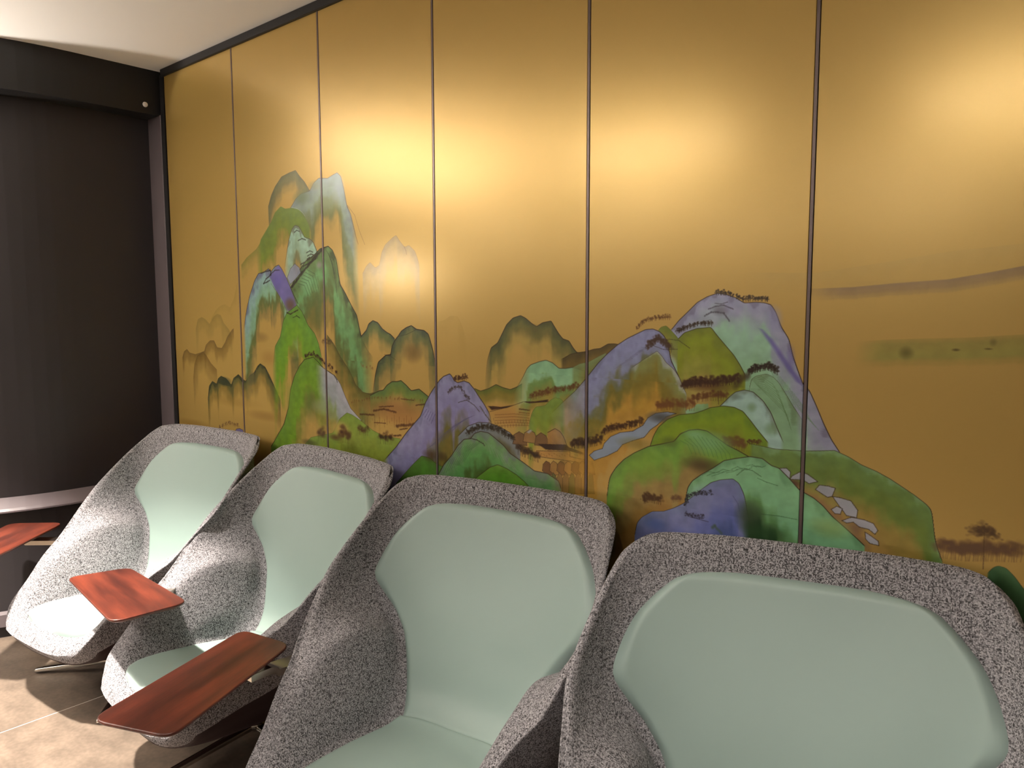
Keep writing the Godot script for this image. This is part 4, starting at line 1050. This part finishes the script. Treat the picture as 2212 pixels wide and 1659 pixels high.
func chair_net() -> void:
	# columns: centre, half pan, pan edge, wall, ridge of the arm, inner rim, rim, outer rim, outside, back corner, back centre
	net = [
		[v(0, 1.012, -0.41), v(0.16, 1.012, -0.408), v(0.285, 1.01, -0.392), v(0.339, 1.006, -0.37), v(0.373, 1, -0.343), v(0.389, 0.988, -0.329), v(0.392, 0.983, -0.326), v(0.389, 0.988, -0.331), v(0.358, 1.004, -0.37), v(0.27, 1.01, -0.398), v(0, 1.012, -0.412)],
		[v(0, 0.995, -0.388), v(0.16, 0.995, -0.384), v(0.295, 0.99, -0.362), v(0.35, 0.985, -0.335), v(0.386, 0.975, -0.311), v(0.404, 0.962, -0.292), v(0.414, 0.958, -0.295), v(0.417, 0.96, -0.31), v(0.395, 0.97, -0.328), v(0.3, 0.985, -0.372), v(0, 0.995, -0.425)],
		[v(0, 0.9, -0.365), v(0.17, 0.9, -0.355), v(0.315, 0.895, -0.318), v(0.379, 0.89, -0.285), v(0.414, 0.885, -0.241), v(0.427, 0.88, -0.204), v(0.438, 0.88, -0.198), v(0.443, 0.876, -0.209), v(0.414, 0.88, -0.251), v(0.315, 0.9, -0.362), v(0, 0.9, -0.43)],
		[v(0, 0.735, -0.315), v(0.18, 0.735, -0.3), v(0.345, 0.73, -0.255), v(0.405, 0.725, -0.21), v(0.432, 0.735, -0.139), v(0.444, 0.755, -0.084), v(0.457, 0.763, -0.074), v(0.464, 0.756, -0.086), v(0.432, 0.74, -0.184), v(0.325, 0.74, -0.358), v(0, 0.735, -0.43)],
		[v(0, 0.6, -0.27), v(0.17, 0.595, -0.255), v(0.315, 0.59, -0.225), v(0.364, 0.61, -0.17), v(0.401, 0.645, -0.067), v(0.422, 0.672, 0), v(0.438, 0.68, 0.01), v(0.448, 0.672, 0.002), v(0.43, 0.6, -0.137), v(0.325, 0.58, -0.345), v(0, 0.58, -0.42)],
		[v(0, 0.49, -0.235), v(0.15, 0.485, -0.225), v(0.27, 0.485, -0.19), v(0.292, 0.55, -0.13), v(0.322, 0.598, -0.03), v(0.39, 0.595, 0.07), v(0.413, 0.592, 0.09), v(0.426, 0.582, 0.086), v(0.425, 0.46, -0.114), v(0.315, 0.43, -0.31), v(0, 0.42, -0.38)],
		[v(0, 0.36, -0.185), v(0.13, 0.36, -0.18), v(0.235, 0.365, -0.14), v(0.272, 0.46, -0.06), v(0.315, 0.562, 0.055), v(0.358, 0.555, 0.128), v(0.384, 0.548, 0.147), v(0.396, 0.538, 0.144), v(0.385, 0.36, -0.03), v(0.31, 0.29, -0.25), v(0, 0.28, -0.3)],
		[v(0, 0.29, -0.08), v(0.13, 0.292, -0.08), v(0.232, 0.305, -0.05), v(0.26, 0.41, 0.04), v(0.303, 0.498, 0.145), v(0.331, 0.505, 0.203), v(0.356, 0.497, 0.221), v(0.369, 0.485, 0.219), v(0.345, 0.31, 0.06), v(0.28, 0.235, -0.08), v(0, 0.225, -0.1)],
		[v(0, 0.298, 0.12), v(0.13, 0.3, 0.12), v(0.235, 0.315, 0.13), v(0.26, 0.368, 0.175), v(0.287, 0.42, 0.24), v(0.308, 0.43, 0.286), v(0.331, 0.424, 0.301), v(0.343, 0.41, 0.299), v(0.318, 0.29, 0.17), v(0.265, 0.225, 0.12), v(0, 0.215, 0.12)],
		[v(0, 0.315, 0.31), v(0.13, 0.317, 0.31), v(0.226, 0.325, 0.31), v(0.248, 0.345, 0.325), v(0.266, 0.358, 0.345), v(0.295, 0.358, 0.367), v(0.315, 0.35, 0.381), v(0.325, 0.336, 0.382), v(0.305, 0.265, 0.33), v(0.25, 0.23, 0.3), v(0, 0.225, 0.31)],
		[v(0, 0.32, 0.425), v(0.12, 0.32, 0.423), v(0.205, 0.32, 0.416), v(0.229, 0.32, 0.414), v(0.247, 0.318, 0.413), v(0.267, 0.312, 0.415), v(0.281, 0.301, 0.419), v(0.286, 0.289, 0.417), v(0.265, 0.26, 0.411), v(0.21, 0.245, 0.415), v(0, 0.24, 0.425)],
		[v(0, 0.283, 0.463), v(0.12, 0.283, 0.461), v(0.19, 0.284, 0.453), v(0.215, 0.285, 0.447), v(0.233, 0.288, 0.44), v(0.25, 0.291, 0.434), v(0.257, 0.293, 0.431), v(0.25, 0.291, 0.433), v(0.228, 0.287, 0.442), v(0.19, 0.284, 0.453), v(0, 0.283, 0.464)],
	]
	full = []
	for row in net:
		var f := []
		for j in 11:
			f.append(row[j])
		for j in range(9, 0, -1):
			f.append(row[j] * Vector3(-1, 1, 1))
		full.append(f)

func ring_at(row: Array, c: float) -> Vector3:
	var n := row.size()
	var j := int(floor(c))
	return cat(row[posmod(j - 1, n)], row[posmod(j, n)], row[posmod(j + 1, n)], row[posmod(j + 2, n)], c - j)

func shell_at(r: float, c: float) -> Vector3:
	var n := full.size()
	var i := clampi(int(floor(r)), 0, n - 2)
	return cat(ring_at(full[maxi(i - 1, 0)], c), ring_at(full[i], c), ring_at(full[i + 1], c), ring_at(full[mini(i + 2, n - 1)], c), r - i)

func shell_mesh() -> ArrayMesh:
	var rows := []
	var steps := 7
	for i in (full.size() - 1) * steps + 1:
		var line := PackedVector3Array()
		for j in 20 * 6:
			line.append(shell_at(i / float(steps), j / 6.0))
		rows.append(line)
	return sheet(rows, true, true)

# The moulded tray under the seat, just outside the fabric.
func under_mesh() -> ArrayMesh:
	var rows := []
	for i in 31:
		var r := lerpf(5.3, 10.35, i / 30.0)
		var c0: float = 7.62
		if r > 9.0:
			c0 = lerpf(7.62, 9.2, (r - 9.0) / 1.35)
		elif r < 6.5:
			c0 = lerpf(9.2, 7.62, (r - 5.3) / 1.2)
		var line := PackedVector3Array()
		for j in 33:
			var c := lerpf(c0, 20.0 - c0, j / 32.0)
			var p := shell_at(r, c)
			var e := 0.03
			var nrm := (shell_at(r + e, c) - shell_at(r - e, c)).cross(shell_at(r, c + e) - shell_at(r, c - e)).normalized()
			var mid := shell_at(r, 0.0).lerp(shell_at(r, 10.0), 0.5)
			if nrm.dot(p - mid) < 0.0:
				nrm = -nrm
			line.append(p + nrm * (0.004 if j > 0 and j < 32 and i > 0 and i < 30 else -0.003))
		rows.append(line)
	return sheet(rows)

# A pad lying on the shell: half widths by shell row, thickness, edge roundness.
func pad_mesh(r0: float, r1: float, widths: Array, thick: float, nv := 56, nu := 44, dome := 0.012) -> ArrayMesh:
	var rows := []
	for i in nv + 1:
		var fv := i / float(nv)
		# more rows near the ends so that the rim rolls over
		var tv := 0.5 - 0.5 * cos(PI * fv)
		var r := lerpf(r0, r1, tv)
		var w := 0.0
		for k in widths.size() - 1:
			if r >= widths[k].x and r <= widths[k + 1].x:
				var pv := []
				for q in [maxi(k - 1, 0), k, k + 1, mini(k + 2, widths.size() - 1)]:
					pv.append(widths[q].y)
				w = cat(pv[0], pv[1], pv[2], pv[3], (r - widths[k].x) / (widths[k + 1].x - widths[k].x))
				break
		var line := PackedVector3Array()
		for j in nu + 1:
			var fu := j / float(nu) * 2.0 - 1.0
			var s := sin(fu * PI / 2.0)
			var x := absf(s) * w
			var lo := 0.0
			var hi := 4.6
			for q in 16:
				var md := (lo + hi) / 2.0
				if shell_at(r, md).x < x:
					lo = md
				else:
					hi = md
			var p := shell_at(r, lo)
			var e := 0.02
			var tr := shell_at(minf(r + e, 10.99), lo) - shell_at(r - e, lo)
			var tc := shell_at(r, lo + e) - shell_at(r, maxf(lo - e, 0.0) if lo > e else -e)
			var nrm := tr.cross(tc).normalized()
			if nrm.y * 0.5 + nrm.z < 0.0:
				nrm = -nrm
			# distance to the outline in metres, both ways
			var d := minf((1.0 - absf(s)) * w, 9.0)
			var dl: float = minf((shell_at(r, 0.0) - shell_at(r0, 0.0)).length(), (shell_at(r1, 0.0) - shell_at(r, 0.0)).length())
			d = minf(d, dl)
			var q2 := clampf(d / 0.022, 0.0, 1.0)
			var t := thick * sqrt(1.0 - (1.0 - q2) * (1.0 - q2)) + dome * (1.0 - s * s) * sin(PI * clampf(tv, 0.0, 1.0)) - 0.004
			p += nrm * t
			if s < 0.0:
				p.x = -p.x
			line.append(p)
		rows.append(line)
	return sheet(rows, false, false)

func leg_mesh() -> ArrayMesh:
	# a flat tapering bar from the hub to its toe
	var rows := []
	for q in [[0.02, 0.060, 0.017, 0.011], [0.12, 0.050, 0.0155, 0.0105], [0.30, 0.030, 0.013, 0.0095], [0.43, 0.0165, 0.011, 0.009], [0.455, 0.0135, 0.0105, 0.008], [0.462, 0.0125, 0.007, 0.005]]:
		var line := []
		for k in [[-1, -.6], [-1, .6], [-.7, 1], [.7, 1], [1, .6], [1, -.6], [.7, -1], [-.7, -1]]:
			line.append(Vector3(k[0] * q[2], q[1] + k[1] * q[3], q[0]))
		rows.append(line)
	var cap := []
	for k in 8:
		cap.append(Vector3(0, 0.0125, 0.463))
	rows.append(cap)
	return sheet(rows, true, false)

func tablet_mesh() -> ArrayMesh:
	# narrow end at -z, broad end at +z, top face at y = 0
	var o := round_poly([v2(-.106, -.290), v2(.100, -.247), v2(.128, .272), v2(-.118, .272)], [.042, .04, .05, .05], 9)
	return slab(o, [v2(.004, 0), v2(.0008, -.0012), v2(0, -.0035), v2(.0005, -.0075), v2(.004, -.011), v2(.012, -.0155), v2(.020, -.018)], 1.55)

func v2(x: float, y: float) -> Vector2:
	return Vector2(x, y)

func make_chair(label: String, at: Vector3, turn: float, base_turn: float, tray) -> Node3D:
	var t := thing("lounge_chair", label, "chair", at, turn, "lounge chairs in a row under the mural")
	var sh := put(M.shell_m, M.fabric, "shell", t)
	sh.set_meta("label", "grey flecked wool shell with winged sides")
	put(M.back_m, M.mint, "back_cushion", t).set_meta("label", "mint green vinyl back pad with a narrow waist")
	put(M.seat_m, M.mint, "seat_cushion", t).set_meta("label", "mint green vinyl seat pad")
	put(M.column_m, M.darkmetal, "pedestal", t)
	put(M.plate_m, M.under, "underside", t).set_meta("label", "dark maroon moulded underside")
	put(M.hub_m, M.chrome, "hub", t).set_meta("label", "polished chrome hub")
	for k in 4:
		var l := put(M.leg_m, M.chrome, "leg", t)
		l.rotation.y = base_turn - turn + k * PI / 2.0
	if tray != null:
		# tray: centre on the floor plan, height, heading of its narrow end
		var tr := Node3D.new()
		tr.name = "tablet"
		t.add_child(tr, true)
		var inv := t.transform.affine_inverse()
		tr.position = inv * Vector3(tray[0], tray[1], tray[2])
		tr.rotation.y = tray[3] - turn
		put(M.tablet_m, M.wood, "table_top", tr).set_meta("label", "reddish walnut writing tablet")
		# the swivel arm: a flat steel bracket from under the tablet to the chair's arm
		var pivot: Vector3 = tr.position + Basis(Vector3.UP, tr.rotation.y) * Vector3(tray[4], 0, tray[5])
		var arm := Vector3(-.425, .515, .06)
		put(bracket(tr.transform.affine_inverse() * Vector3(pivot.x, tr.position.y - .040, pivot.z), tr.transform.affine_inverse() * arm), M.steel, "swivel_bracket", tr).set_meta("label", "brushed steel swivel bracket")
		put(lathe([v2(0, -.017), v2(.026, -.017), v2(.028, -.019), v2(.028, -.030), v2(.026, -.032), v2(0, -.032)], 24), M.steel, "pivot_disc", tr, Vector3(tray[4], 0, tray[5]))
	return t

func bracket(a: Vector3, b: Vector3) -> ArrayMesh:
	# a steel strip: level under the tablet, then stepping down into the arm of the chair
	var d := b - a
	var flat := Vector3(d.x, 0, d.z).normalized()
	var side := Vector3(-flat.z, 0, flat.x)
	var pts := [a - flat * .03, a + flat * .035, a + flat * .05 + Vector3(0, -.005, 0), a + flat * .058 + Vector3(0, -.014, 0), Vector3(b.x, b.y, b.z) - flat * .02, b + flat * .05]
	var rows := []
	for i in pts.size():
		var p: Vector3 = pts[i]
		var t: Vector3 = (pts[mini(i + 1, pts.size() - 1)] - pts[maxi(i - 1, 0)]).normalized()
		var up := side.cross(t).normalized()
		if up.y < 0:
			up = -up
		var line := []
		for k in [[-1, -1], [-1, 1], [1, 1], [1, -1]]:
			line.append(p + side * k[0] * .030 + up * k[1] * .010)
		rows.append(line)
	var st := SurfaceTool.new()
	st.begin(Mesh.PRIMITIVE_TRIANGLES)
	st.set_smooth_group(-1)
	for i in rows.size() - 1:
		var c: Vector3 = (rows[i][0] + rows[i][1] + rows[i][2] + rows[i][3]) / 4.0
		for k in 4:
			var k2 := (k + 1) % 4
			quad(st, rows[i][k], rows[i][k2], rows[i + 1][k2], rows[i + 1][k], (rows[i][k] + rows[i][k2]) / 2.0 - c)
	quad(st, rows[0][0], rows[0][1], rows[0][2], rows[0][3], -flat)
	quad(st, rows[-1][0], rows[-1][1], rows[-1][2], rows[-1][3], flat)
	st.generate_normals()
	return st.commit()

func downlight(label: String, x: float, z: float, energy: float, angle: float, tint: Color) -> void:
	var t := thing("ceiling_downlight", label, "ceiling lamp", Vector3(x, CEIL, z))
	put(lathe([v2(.075, -.0005), v2(.078, -.003), v2(.074, -.006), v2(.064, -.005), v2(.060, .0)], 32), M.white, "trim_ring", t)
	put(lathe([v2(0, -.002), v2(.040, -.002), v2(.060, -.0015)], 32), glow(tint, 8.0), "lens", t)
	var s := SpotLight3D.new()
	s.name = "beam"
	t.add_child(s)
	s.position = Vector3(0, -.012, 0)
	s.rotation_degrees = Vector3(-90, 0, 0)
	s.spot_angle = angle
	s.spot_angle_attenuation = 0.55
	s.spot_range = 14.0
	s.spot_attenuation = 2.0
	s.light_energy = energy
	s.light_color = tint
	s.light_size = .055
	s.shadow_enabled = true

func glow(tint: Color, power: float) -> StandardMaterial3D:
	var m := mat(Color(1, .97, .92), .4)
	m.emission_enabled = true
	m.emission = tint
	m.emission_energy_multiplier = power
	return m

func line_lamp(label: String, x: float, z: float, power: float, energy: float) -> void:
	var t := thing("ceiling_light_bar", label, "ceiling lamp", Vector3(x, CEIL, z), 0.0, "light bars deeper in the room")
	put(box(-.62, .62, -.006, .0, -.045, -.026, .001), M.white, "frame", t)
	put(box(-.62, .62, -.006, .0, .026, .045, .001), M.white, "frame", t)
	put(box(-.60, .60, -.024, -.0005, -.025, .025, .003), glow(WARM, power), "diffuser", t)
	var a := AreaLight3D.new()
	a.name = "light"
	t.add_child(a)
	a.position = Vector3(0, -.027, 0)
	a.rotation_degrees = Vector3(-90, 0, 0)
	a.area_size = Vector2(1.2, .05)
	a.area_range = 14.0
	a.area_attenuation = 2.0
	a.light_energy = energy
	a.light_color = WARM
	a.shadow_enabled = true

func uplighter(x: float, z: float, y: float, energy: float) -> void:
	var t := thing("floor_lamp", "slim floor lamp with an upturned glowing bowl, past the end of the dark wall", "lamp", Vector3(x, 0, z))
	put(lathe([v2(0, .02), v2(.13, .018), v2(.14, .010), v2(.14, 0)], 32), M.darkmetal, "base", t)
	put(lathe([v2(.012, .018), v2(.012, y - .07)], 16), M.darkmetal, "pole", t)
	put(lathe([v2(.012, y - .07), v2(.06, y - .065), v2(.12, y - .03), v2(.16, y + .04), v2(.156, y + .042), v2(.115, y - .022), v2(.05, y - .05), v2(0, y - .055)], 40), glow(WARM, 85.0), "bowl", t)
	var o := SpotLight3D.new()
	o.name = "bulb"
	t.add_child(o)
	o.position = Vector3(0, y + .05, 0)
	o.rotation_degrees = Vector3(90, 0, 0)
	o.spot_angle = 80.0
	o.spot_angle_attenuation = 0.5
	o.spot_range = 14.0
	o.spot_attenuation = 2.0
	o.light_energy = energy
	o.light_color = WARM
	o.light_size = .10
	o.shadow_enabled = true

const CEIL := 2.762
const WARM := Color(1.0, 0.955, 0.905)

func _ready() -> void:
	rng.seed = 7
	# ---- camera
	var cam := Camera3D.new()
	cam.name = "camera"
	add_child(cam)
	cam.position = Vector3(0, 1.57, 1.878)
	cam.rotation_degrees = Vector3(-5.624, 40.855, -0.117)
	cam.fov = 53.0
	cam.near = 0.05
	cam.current = true
	# ---- air: an indoor room, so the sky behind it is plain and dim
	var we := WorldEnvironment.new()
	we.name = "environment"
	var env := Environment.new()
	env.background_mode = Environment.BG_COLOR
	env.background_color = Color(0.05, 0.05, 0.05)
	env.tonemap_mode = Environment.TONE_MAPPER_LINEAR
	env.tonemap_exposure = 0.69
	env.sdfgi_enabled = true
	env.ssao_enabled = true
	env.ssil_enabled = true
	we.environment = env
	add_child(we)
	make_materials()
	# ---- lamps in the ceiling
	downlight("round downlight in the ceiling above the two left chairs", -3.2, 1.5, 58.0, 34.0, WARM)
	downlight("round downlight in the ceiling above the nearest chair", -0.55, 1.75, 7.0, 50.0, WARM)
	# rows of light bars going back into the hall behind the photographer
	for row in 4:
		for c in 4 if row > 0 else 3:
			var where: String = ["nearest", "second", "third", "farthest"][row]
			line_lamp("%s light bar from the left in the %s row across the ceiling" % [["first", "second", "third", "fourth"][c], where], [-5.4, -6.9, -9.3, -10.4][row] + 2.4 * c, 3.2 + 2.5 * row, (45.0 if c == 0 else 126.0) if row == 0 else 62.0, 1.0)
	uplighter(-4.85, 2.35, 1.86, 27.0)
	build_room()
	build_chairs()

func build_room() -> void:
	# ---- floor: large stone tiles with pale joints, sunk a little below the faces
	var fl := structure(put(box(-13.2, 3.0, -.10, -.0008, -.15, 12.2), M.grout, "floor"), "pale joints under large beige stone tiles")
	var xs := []
	var x := -3.228 - 1.2 * 9
	while x < 3.0:
		xs.append(x)
		x += 1.2
	for i in xs.size():
		for j in 11:
			var x0: float = maxf(xs[i] + .002, -13.2)
			var x1: float = minf(xs[i] + 1.2 - .002, 3.0)
			var z0: float = maxf(.25 + 1.2 * (j - 1) + .002, -.15)
			var z1: float = minf(.25 + 1.2 * j - .002, 12.2)
			if x1 - x0 > .02:
				put(box(x0, x1, -.012, 0.0, z0, z1, .0006), M.stone, "tile", fl)
	structure(put(box(-13.4, 3.2, CEIL, CEIL + .12, -.2, 12.4), M.ceiling, "ceiling"), "smooth off-white ceiling")
	structure(put(box(3.0, 3.2, -.1, CEIL + .05, -.1, 12.2), M.wall, "wall_right"))
	structure(put(box(-13.4, 3.2, -.1, CEIL + .05, 12.2, 12.4), M.wall, "wall_front"))
	structure(put(box(-13.4, -13.2, -.1, CEIL + .05, -.2, 12.3), M.wall, "wall_far"))
	# ---- mural panels between slim bronze strips
	mural()
	structure(put(box(-3.94, 3.0, 2.727, CEIL, -.03, .012, .002), M.black, "trim_top"), "black strip along the top of the mural")
	structure(put(box(-3.975, 3.0, 0.0, .10, -.03, .012, .002), M.black, "baseboard_mural"))
	structure(put(box(-3.972, -3.934, .0, 2.74, -.03, .002), M.black, "trim_corner"), "black shadow strip beside the first gilded panel")
	# ---- dark wall on the left: straight, then curving away
	var path := [v2(-3.985, -.03)]
	for k in 24:
		var a := k / 23.0 * deg_to_rad(84)
		path.append(v2(-3.985 - 1.1 * (1.0 - cos(a)), .42 + 1.1 * sin(a)))
	var last: Vector2 = path[-1]
	path.append(last + v2(-8.0, .3))
	structure(put(sweep(path, [v2(0, 2.545), v2(0, CEIL + .02), v2(-.35, CEIL + .02), v2(-.35, 2.545)]), M.black, "trim_bulkhead"), "black bulkhead over the dark wall")
	structure(put(sweep(path, [v2(-.128, 0), v2(-.128, 2.56), v2(-.33, 2.56), v2(-.33, 0)]), M.darkwall, "wall_left"), "matt charcoal wall that curves away to the left")
	structure(put(sweep(path, [v2(-.130, .668), v2(-.124, .680), v2(-.075, .636), v2(-.066, .625), v2(-.066, .618), v2(-.084, .612), v2(-.130, .606)]), M.ledge, "trim_ledge"), "dark satin ledge along the charcoal wall")
	structure(put(sweep(path, [v2(-.130, .128), v2(-.126, .128), v2(-.108, .116), v2(-.104, .058), v2(-.130, .052)]), M.greytrim, "baseboard_left"), "grey skirting at the foot of the charcoal wall")
	structure(put(box(-4.118, -3.974, 0.0, 2.548, -.03, .004, .002), M.greytrim, "trim_reveal"), "grey upright strip between the charcoal wall and the mural")
	var s := tag(put(lathe([v2(0, .006), v2(.008, .006), v2(.012, .003), v2(.013, 0)], 20), M.white, "ceiling_sensor"), "tiny white round sensor on the black bulkhead", "sensor") as MeshInstance3D
	s.rotation_degrees = Vector3(0, 0, -90)
	s.position = Vector3(-3.985, 2.588, .072)

func build_chairs() -> void:
	chair_net()
	M.shell_m = shell_mesh()
	M.back_m = pad_mesh(1.71, 6.78, [v2(1.69, .10), v2(1.75, .23), v2(1.86, .282), v2(2.1, .322), v2(2.4, .366), v2(2.75, .393), v2(3.15, .401), v2(3.6, .368), v2(4.0, .325), v2(4.5, .286), v2(5.0, .262), v2(5.6, .238), v2(6.1, .220), v2(6.85, .200)], .030)
	M.seat_m = pad_mesh(6.60, 9.72, [v2(6.5, .21), v2(6.8, .222), v2(7.5, .232), v2(8.5, .232), v2(9.1, .220), v2(9.45, .192), v2(9.62, .152), v2(9.75, .06)], .030)
	M.column_m = lathe([v2(0, .24), v2(.03, .24), v2(.03, .115), v2(.026, .112), v2(.026, .09), v2(0, .09)], 28)
	M.plate_m = under_mesh()
	M.hub_m = lathe([v2(0, .105), v2(.0235, .105), v2(.0245, .102), v2(.0245, .078), v2(.031, .074), v2(.033, .068), v2(.033, .056), v2(.028, .050), v2(.022, .044), v2(0, .044)], 36)
	M.leg_m = leg_mesh()
	M.tablet_m = tablet_mesh()
	make_chair("leftmost lounge chair, beside the charcoal wall", v(-3.338, 0, .481), .095, .80, [-3.80, .575, .86, .76 + PI, .04, .15])
	make_chair("second lounge chair from the charcoal wall, its seat half in shadow", v(-2.46, 0, .464), -.07, .0, [-2.782, .575, .778, 1.475, -.03, .12])
	make_chair("second lounge chair from the right, with an oblong tablet swung out at its left", v(-1.528, 0, .462), .135, .3, [-1.945, .575, .905, .39, .06, -.13])
	make_chair("rightmost lounge chair, nearest and largest in view", v(-.528, 0, .475), .285, .5, null)
